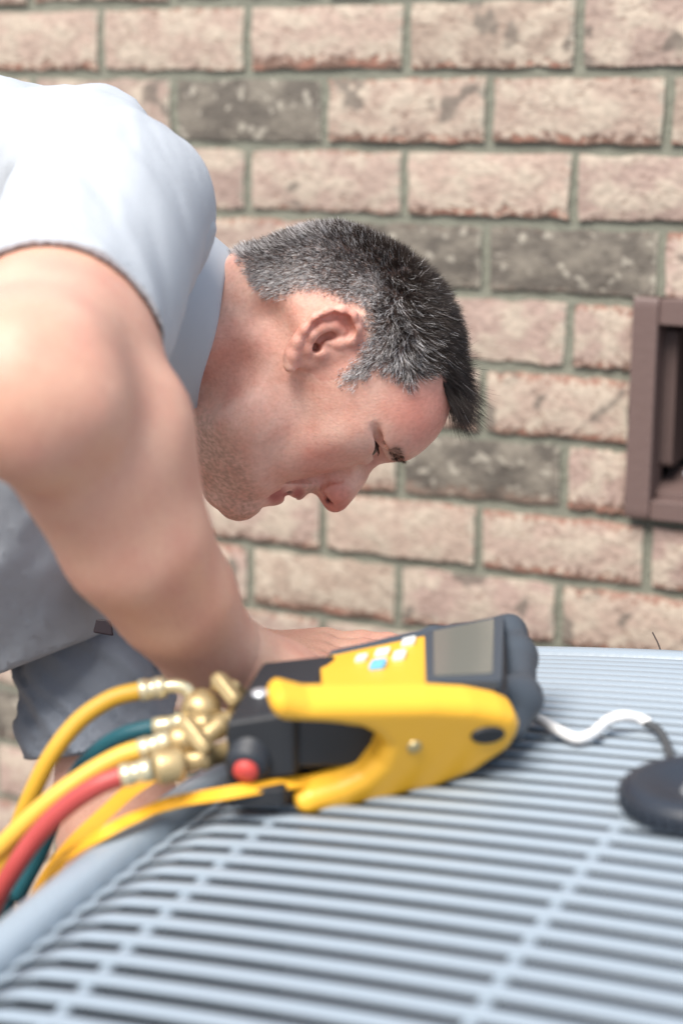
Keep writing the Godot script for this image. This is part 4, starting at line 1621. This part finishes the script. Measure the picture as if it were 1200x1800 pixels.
# ---------------------------------------------------------------- the digital manifold meter on the grille
func build_meter() -> void:
	var foot := acp(700, 1390)
	var t := thing("manifold_meter", "yellow and black handheld digital gauge meter lying on the grille", "gauge meter", foot)
	var yellow := bumpy(mat(Color(0.86, 0.455, 0.035), 0.38), 0.05, 30.0, 0.015, 3, 6)
	var black := bumpy(mat(Color(0.018, 0.020, 0.024), 0.55), 0.08, 30.0, 0.02, 3, 6)
	var rubber := bumpy(mat(Color(0.050, 0.062, 0.078), 0.5), 0.08, 30.0, 0.02, 3, 6)
	# yellow jaw-shaped side shell
	var o := at(700, 1300, 0.982)
	var right := (at(900, 1296, 1.006) - at(520, 1304, 0.960)).normalized()
	var back := (at(700, 1220, 1.07) - at(700, 1300, 0.982))
	back = Vector3(back.x, 0.035, back.z)
	back = (back - right * back.dot(right)).normalized()
	var up := back.cross(right).normalized()
	if up.y < 0.0:
		up = -up
	var frame := Transform3D(Basis(right, up, right.cross(up)), o)
	var shell := Field.new()
	for q in [[478, 1250], [484, 1238], [498, 1227], [548, 1240], [643, 1238], [757, 1236], [833, 1240], [885, 1250], [908, 1260], [916, 1276], [912, 1292], [897, 1316], [833, 1360], [770, 1385], [707, 1401], [650, 1414], [605, 1425], [560, 1436], [534, 1437], [521, 1428], [522, 1414], [545, 1401], [600, 1384], [637, 1366], [664, 1342], [676, 1314], [660, 1294], [636, 1282], [580, 1274], [497, 1270], [484, 1264]]:
		var p := plane_hit(q[0], q[1], o, right.cross(up))
		var lp: Vector3 = frame.affine_inverse() * p
		shell.poly.append(Vector2(lp.x, lp.y))
	shell.poly_half = 0.0125
	shell.poly_round = 0.0085
	var mid := frame * Transform3D(Basis(), Vector3(0, 0, -0.010))
	if frame.basis.z.dot(CAM - o) < 0.0:
		mid = frame * Transform3D(Basis(), Vector3(0, 0, 0.010))
	part("yellow_shell", net_mesh(shell, Vector3(-0.09, -0.06, -0.026), Vector3(0.09, 0.05, 0.026), 0.0022, mid), yellow, t)
	# black body under the face and the grip seen through the jaw
	var nl := at(500, 1226, 0.985)
	var nr := at(893, 1216, 1.012)
	var fr := at(888, 1094, 1.135)
	var fl := at(556, 1166, 1.085)
	var drop := Vector3(0, -0.045, 0)
	part("body_case", slab_on(nl, nr, fr, fl, drop, 0.16, 8), black, t)
	part("grip", turned(at(455, 1322, 1.025), at(690, 1318, 1.04), [[0.0, 0.0], [0.001, 0.014], [0.006, 0.0175], [0.03, 0.0185], [0.075, 0.0185], [0.085, 0.012], [0.086, 0.0]], 28), black, t)
	# face: key pad, keys, screen
	var fx := func(s: float, w: float, lift: float) -> Vector3:
		return nl.lerp(nr, s).lerp(fl.lerp(fr, s), w) + Vector3(0, lift, 0)
	part("key_pad", hexa([fx.call(0.16, 0.05, 0.0), fx.call(0.64, 0.05, 0.0), fx.call(0.02, 0.97, 0.0), fx.call(0.59, 0.97, 0.0), fx.call(0.16, 0.05, 0.004), fx.call(0.64, 0.05, 0.004), fx.call(0.02, 0.97, 0.004), fx.call(0.59, 0.97, 0.004)], 0.15, 6), yellow, t)
	var keyc := [Color(0.75, 0.76, 0.74), Color(0.16, 0.50, 0.78), Color(0.80, 0.80, 0.78)]
	for k in [[0.33, 0.38, 0.075, 0.17, 1], [0.33, 0.66, 0.07, 0.13, 2], [0.43, 0.52, 0.06, 0.16, 2], [0.45, 0.80, 0.07, 0.14, 0], [0.24, 0.60, 0.055, 0.13, 0]]:
		part("key", hexa([fx.call(k[0], k[1], 0.0035), fx.call(k[0] + k[2], k[1], 0.0035), fx.call(k[0], k[1] + k[3], 0.0035), fx.call(k[0] + k[2], k[1] + k[3], 0.0035), fx.call(k[0], k[1], 0.0065), fx.call(k[0] + k[2], k[1], 0.0065), fx.call(k[0], k[1] + k[3], 0.0065), fx.call(k[0] + k[2], k[1] + k[3], 0.0065)], 0.35, 5), mat(keyc[k[4]], 0.4), t)
	var bezel := part("screen_bezel", hexa([fx.call(0.62, 0.04, 0.0), fx.call(0.97, 0.02, 0.0), fx.call(0.56, 1.0, 0.0), fx.call(0.99, 1.0, 0.0), fx.call(0.62, 0.04, 0.006), fx.call(0.97, 0.02, 0.006), fx.call(0.56, 1.0, 0.006), fx.call(0.99, 1.0, 0.006)], 0.12, 6), rubber, t)
	var glassy := mat(Color(0.16, 0.16, 0.14), 0.15)
	part("screen", hexa([fx.call(0.655, 0.12, 0.004), fx.call(0.925, 0.12, 0.004), fx.call(0.61, 0.94, 0.004), fx.call(0.935, 0.94, 0.004), fx.call(0.655, 0.12, 0.0068), fx.call(0.925, 0.12, 0.0068), fx.call(0.61, 0.94, 0.0068), fx.call(0.935, 0.94, 0.0068)], 0.04, 4), glassy, bezel)
	# rubber bumper round the head of the meter
	var cap := Field.new()
	cap.chain([at(900, 1284, 1.045), at(910, 1232, 1.06), at(905, 1156, 1.115), at(893, 1116, 1.14)], [0.0085, 0.0115, 0.0140, 0.0115], 0.02)
	cap.cap(at(868, 1205, 1.04), at(915, 1225, 1.06), 0.0075, 0.010, 0.015)
	cap.cap(at(895, 1105, 1.138), at(760, 1118, 1.125), 0.0085, 0.006, 0.01)
	cap.cap(at(760, 1118, 1.125), at(590, 1158, 1.09), 0.006, 0.006, 0.006)
	var cc := at(800, 1200, 1.08)
	part("bumper", net_mesh(cap, cc - Vector3.ONE * 0.14, cc + Vector3.ONE * 0.14, 0.003), rubber, t)
	# plug, screw, knob with the red end
	var toward := (CAM - o).normalized()
	var face_n := mid.basis.z if mid.basis.z.dot(toward) > 0.0 else -mid.basis.z
	var pl := plane_hit(856, 1290, o + face_n * 0.002, face_n)
	part("port_plug", sweep(PackedVector3Array([pl - face_n * 0.006, pl + face_n * 0.0015, pl + face_n * 0.0025]), circle(0.0108, 24, 0.6), PackedFloat32Array([1.0, 1.0, 0.85]), false, up), black, t)
	var sp := plane_hit(727, 1311, o + face_n * 0.002, face_n)
	part("screw", turned(sp - face_n * 0.004, sp + face_n, [[0.0, 0.0045], [0.0055, 0.0045], [0.0065, 0.003], [0.0066, 0.0]], 14), mat(Color(0.55, 0.45, 0.25), 0.35, 0.8), t)
	var dark := bumpy(mat(Color(0.022, 0.027, 0.036), 0.5), 0.08, 30.0, 0.02, 3, 6)
	var k0 := at(450, 1290, 1.012)
	var k1 := at(428, 1370, 0.98)
	var knob := part("valve_knob", turned(k0, k1, [[0.0, 0.0], [0.0, 0.0165], [0.006, 0.0168], [0.008, 0.0132], [0.028, 0.0132], [0.031, 0.0105], [0.031, 0.0]], 20), dark, t)
	var kd := (k1 - k0).normalized()
	part("red_cap", turned(k0 + kd * 0.030, k1, [[0.0, 0.0072], [0.004, 0.0072], [0.006, 0.005], [0.0063, 0.0]], 20), mat(Color(0.55, 0.06, 0.05), 0.5), knob)
	part("connector_block", slab_on(at(396, 1270, 0.990), at(520, 1250, 0.982), at(592, 1148, 1.075), at(462, 1162, 1.065), Vector3(0, -0.040, 0), 0.14, 6), black, t)
	part("block_screw", turned(at(459, 1226, 1.022) - Vector3(0, 0.004, 0), at(459, 1226, 1.022) + Vector3.UP, [[0.0, 0.006], [0.008, 0.006], [0.009, 0.004], [0.0091, 0.0]], 12), mat(Color(0.6, 0.62, 0.65), 0.3, 0.6), t)
	part("valve_foot", slab_on(at(398, 1388, 0.985), at(505, 1386, 0.985), at(500, 1340, 1.03), at(400, 1342, 1.03), Vector3(0, -0.012, 0), 0.25, 5), black, t)
	# brass ports that come out of the block
	var brass := brass_material()
	for q in [[[405, 1320, 1.02], [322, 1342, 1.005], 0.0062], [[402, 1268, 1.03], [318, 1276, 1.02], 0.0058], [[420, 1252, 1.045], [352, 1302, 1.01], 0.0060], [[440, 1236, 1.06], [378, 1196, 1.05], 0.0060]]:
		var a := at(q[0][0], q[0][1], q[0][2])
		var b := at(q[1][0], q[1][1], q[1][2])
		var l := a.distance_to(b)
		var r: float = q[2]
		part("brass_port", turned(a, b, [[0.0, r], [l * 0.45, r], [l * 0.47, r * 1.18], [l * 0.62, r * 1.18], [l * 0.64, r], [l, r], [l, 0.0]], 16), brass, t)
	# wing of the blocking valve, service cap
	part("valve_wing", box_at(at(345, 1292, 1.0), Vector3(0.0135, 0.0042, 0.006), Basis(cam_basis.z, -0.75) * Basis(cam_basis.x.normalized(), 0.0), 0.5, 6), brass, t)
	part("valve_wing", box_at(at(400, 1212, 1.04), Vector3(0.0125, 0.0042, 0.006), Basis(cam_basis.z, -0.75), 0.5, 6), brass, t)
	# wrist strap of the meter
	var web := bumpy(mat(Color(0.84, 0.42, 0.02), 0.6), 0.1, 60.0, 0.03, 2, 6)
	var rib := [at(650, 1352, 1.03), at(590, 1366, 1.012), at(500, 1378, 0.995), at(400, 1394, 0.985), acp(300, 1412, 0.012), acp(235, 1438, 0.012), acp(180, 1466, 0.009)]
	rib.append_array(ats([[135, 1494, 1.008], [95, 1524, 1.03], [60, 1580, 1.06]]))
	part("strap", sweep(smooth_path(rib, 8), PackedVector2Array([Vector2(-0.0042, -0.0006), Vector2(-0.0042, 0.0006), Vector2(0.0042, 0.0006), Vector2(0.0042, -0.0006)]), PackedFloat32Array(), false, Vector3(0, 0.75, 0.65).normalized(), true, true), web, t)
	var rib2 := ats([[330, 1330, 1.06], [245, 1378, 1.06], [190, 1425, 1.06], [130, 1482, 1.055], [85, 1540, 1.06], [50, 1610, 1.07]])
	part("strap", sweep(smooth_path(rib2, 8), PackedVector2Array([Vector2(-0.0045, -0.0006), Vector2(-0.0045, 0.0006), Vector2(0.0045, 0.0006), Vector2(0.0045, -0.0006)]), PackedFloat32Array(), false, Vector3(0.3, 0.3, 0.9).normalized(), true, true), web, t)


func plane_hit(px: float, py: float, o: Vector3, n: Vector3) -> Vector3:
	var r := ray(px, py)
	return CAM + r * ((o - CAM).dot(n) / r.dot(n))


func brass_material() -> StandardMaterial3D:
	return bumpy(mat(Color(0.52, 0.39, 0.20), 0.42, 0.6), 0.05, 40.0, 0.02, 3, 14)


func build_hoses() -> void:
	var brass := brass_material()
	var crimp := mat(Color(0.74, 0.66, 0.44), 0.35, 0.7)
	var hoses := [
		["yellow_hose", "thick ochre yellow hose arching highest over the grey shorts", Color(0.60, 0.34, 0.03), 0.0056, [[246, 1214, 1.05], [196, 1228, 1.05], [140, 1266, 1.05], [92, 1326, 1.05], [56, 1396, 1.055], [30, 1462, 1.065], [0, 1560, 1.09], [-30, 1700, 1.12]], [[[246, 1214, 1.05], [292, 1207, 1.05], 0.0062, false]]],
		["teal_hose", "dark teal hose emerging between the two yellow hoses", Color(0.010, 0.085, 0.110), 0.0052, [[272, 1278, 1.045], [222, 1290, 1.05], [176, 1316, 1.06], [138, 1356, 1.07], [104, 1420, 1.075], [70, 1500, 1.08], [34, 1570, 1.085], [0, 1660, 1.10]], [[[272, 1278, 1.045], [328, 1268, 1.04], 0.0052, false]]],
		["yellow_hose", "bright yellow hose running between the teal and red hoses", Color(0.74, 0.43, 0.06), 0.0060, [[246, 1318, 1.01], [208, 1331, 1.01], [150, 1364, 1.01], [84, 1412, 1.01], [20, 1472, 1.015], [-40, 1540, 1.03], [-80, 1640, 1.06]], [[[246, 1318, 1.01], [300, 1302, 1.01], 0.0060, false], [[300, 1302, 1.01], [342, 1296, 1.01], 0.0085, true]]],
		["red_hose", "salmon red hose closest to the rim of the grille", Color(0.43, 0.060, 0.055), 0.0060, [[214, 1364, 0.99], [170, 1382, 0.99], [116, 1418, 0.995], [66, 1468, 1.0], [24, 1528, 1.005], [-14, 1600, 1.02], [-40, 1700, 1.05]], [[[214, 1364, 0.99], [268, 1352, 0.99], 0.0062, false], [[268, 1350, 0.99], [326, 1342, 0.995], 0.0105, true]]],
	]
	for h in hoses:
		var pts := ats(h[4])
		var last: Vector3 = pts[pts.size() - 1]
		var ground := Vector3(last.x - 0.05, 0.012, last.z + 0.02)
		pts.append(last.lerp(ground, 0.5) + Vector3(-0.03, 0, 0))
		pts.append(ground)
		pts.append(ground + Vector3(-0.25, 0, 0.05))
		var t := thing(h[0], h[1], "hose", Vector3(ground.x, 0, ground.z), "service hoses of the gauge meter")
		part("tube", tube(pts, h[3], 14, 10), bumpy(mat(h[2], 0.42), 0.1, 40.0, 0.02, 2, 6), t)
		for c in h[5]:
			var a := at(c[0][0], c[0][1], c[0][2])
			var b := at(c[1][0], c[1][1], c[1][2])
			var l := a.distance_to(b)
			var r: float = c[2]
			if c[3]:
				part("coupling_nut", turned(a, b, [[0.0, r * 0.6], [l * 0.10, r * 0.92], [l * 0.25, r], [l * 0.75, r], [l * 0.9, r * 0.92], [l, r * 0.65], [l, 0.0]], 18), brass, t)
			else:
				part("crimp_sleeve", turned(a, b, [[0.0, 0.0], [0.0, r * 1.1], [l * 0.3, r * 1.14], [l * 0.34, r * 1.02], [l * 0.62, r * 1.02], [l * 0.66, r * 1.14], [l, r * 1.1], [l, 0.0]], 18), crimp, t)
		if h[1].begins_with("thick"):
			part("bent_stem", tube(ats([[290, 1207, 1.05], [312, 1206, 1.05], [330, 1214, 1.05], [340, 1236, 1.05]]), 0.0044, 12, 6), crimp, t)
			var c0 := at(334, 1226, 1.05)
			var c1 := at(378, 1268, 1.04)
			var l := c0.distance_to(c1)
			part("coupling_nut", turned(c0, c1, [[0.0, 0.004], [l * 0.12, 0.0100], [l * 0.3, 0.0118], [l * 0.62, 0.0118], [l * 0.8, 0.0095], [l, 0.006], [l, 0.0]], 18), brass, t)
			part("valve_core", turned(at(358, 1248, 1.03), at(352, 1300, 1.03), [[0.0, 0.009], [0.010, 0.0085], [0.012, 0.0065], [0.018, 0.006], [0.018, 0.0]], 16), brass, t)


func build_small_things() -> void:
	# white lead with a dark clamp cord, round black magnet cup with a knurled edge
	var white := mat(Color(0.72, 0.72, 0.72), 0.5)
	var pts := [acp(900, 1246, 0.012), acp(940, 1262, 0.006), acp(975, 1281, 0.006), acp(1012, 1298, 0.0055), acp(1040, 1290, 0.006), acp(1066, 1268, 0.009), acp(1092, 1259, 0.012), acp(1120, 1263, 0.009), acp(1140, 1272, 0.006)]
	var lead := thing("white_cable", "short white cable snaking over the grille behind the meter's bumper", "cable", acp(1012, 1298))
	part("cable_sheath", tube(pts, 0.0037, 12, 8), white, lead)
	part("cable_tail", tube([acp(1134, 1271, 0.0065), acp(1152, 1280, 0.005), acp(1164, 1294, 0.004), acp(1172, 1312, 0.004), acp(1178, 1335, 0.005)], 0.0028, 10, 6), mat(Color(0.06, 0.065, 0.07), 0.6), lead)
	var c := acp(1238, 1418)
	var uv := ac_uv(1238, 1418)
	var nrm := (ac(uv.x, uv.y + 0.01) - ac(uv.x, uv.y - 0.01)).cross(ac(uv.x + 0.01, uv.y) - ac(uv.x - 0.01, uv.y)).normalized()
	if nrm.y < 0.0:
		nrm = -nrm
	var cup := thing("magnet_cup", "round black cup with knurled edge resting on the grille at right", "cap", c)
	var black := bumpy(mat(Color(0.020, 0.026, 0.038), 0.42), 0.08, 30.0, 0.02, 3, 6)
	part("cup_shell", turned(c, c + nrm, [[0.002, 0.0], [0.002, 0.041], [0.0035, 0.0455], [0.009, 0.0465], [0.014, 0.0440], [0.0165, 0.036], [0.0135, 0.027], [0.010, 0.019], [0.009, 0.0]], 48), black, cup)
	for k in 40:
		var b := Basis(Quaternion(Vector3.UP, nrm)) * Basis(Vector3.UP, TAU * k / 40)
		part("knurl", box_at(c + b * Vector3(0.0457, 0.0074, 0), Vector3(0.0017, 0.0048, 0.0022), b, 0.5, 3), black, cup)
	part("label_disc", turned(c + nrm * 0.0092, c + nrm, [[0.0, 0.0], [0.0, 0.013], [0.0012, 0.0125], [0.0014, 0.0]], 28), mat(Color(0.24, 0.255, 0.27), 0.35), cup)
	# a dry twig on the rim of the grille
	var tw := thing("twig", "thin dark twig lying across the back rim of the grille", "twig", acp(1160, 1140))
	part("stem", tube([at(1146, 1112, 1.36), at(1156, 1132, 1.35), at(1162, 1150, 1.345)], 0.0007, 6, 4), mat(Color(0.06, 0.045, 0.04), 0.9), tw)
	# stones on the ground by the man's legs
	for q in [[14, 1412, 0.030, "larger pale stone on the dark ground at the lower left edge"], [44, 1446, 0.017, "small pale stone on the dark ground next to the larger stone"]]:
		var r := ray(q[0], q[1])
		var p := CAM + r * (-CAM.y / r.y)
		p.z = maxf(p.z, 0.06)
		p.y = 0.0
		var s: float = q[2]
		var st := thing("stone", q[3], "stone", p, "stones on the ground")
		part("stone_body", box_at(p + Vector3(0, s * 0.5, 0), Vector3(s, s * 0.6, s * 0.8), Basis(Vector3.UP, rng.randf() * TAU), 0.8, 4), mat(Color(0.34, 0.32, 0.29), 0.9), st)
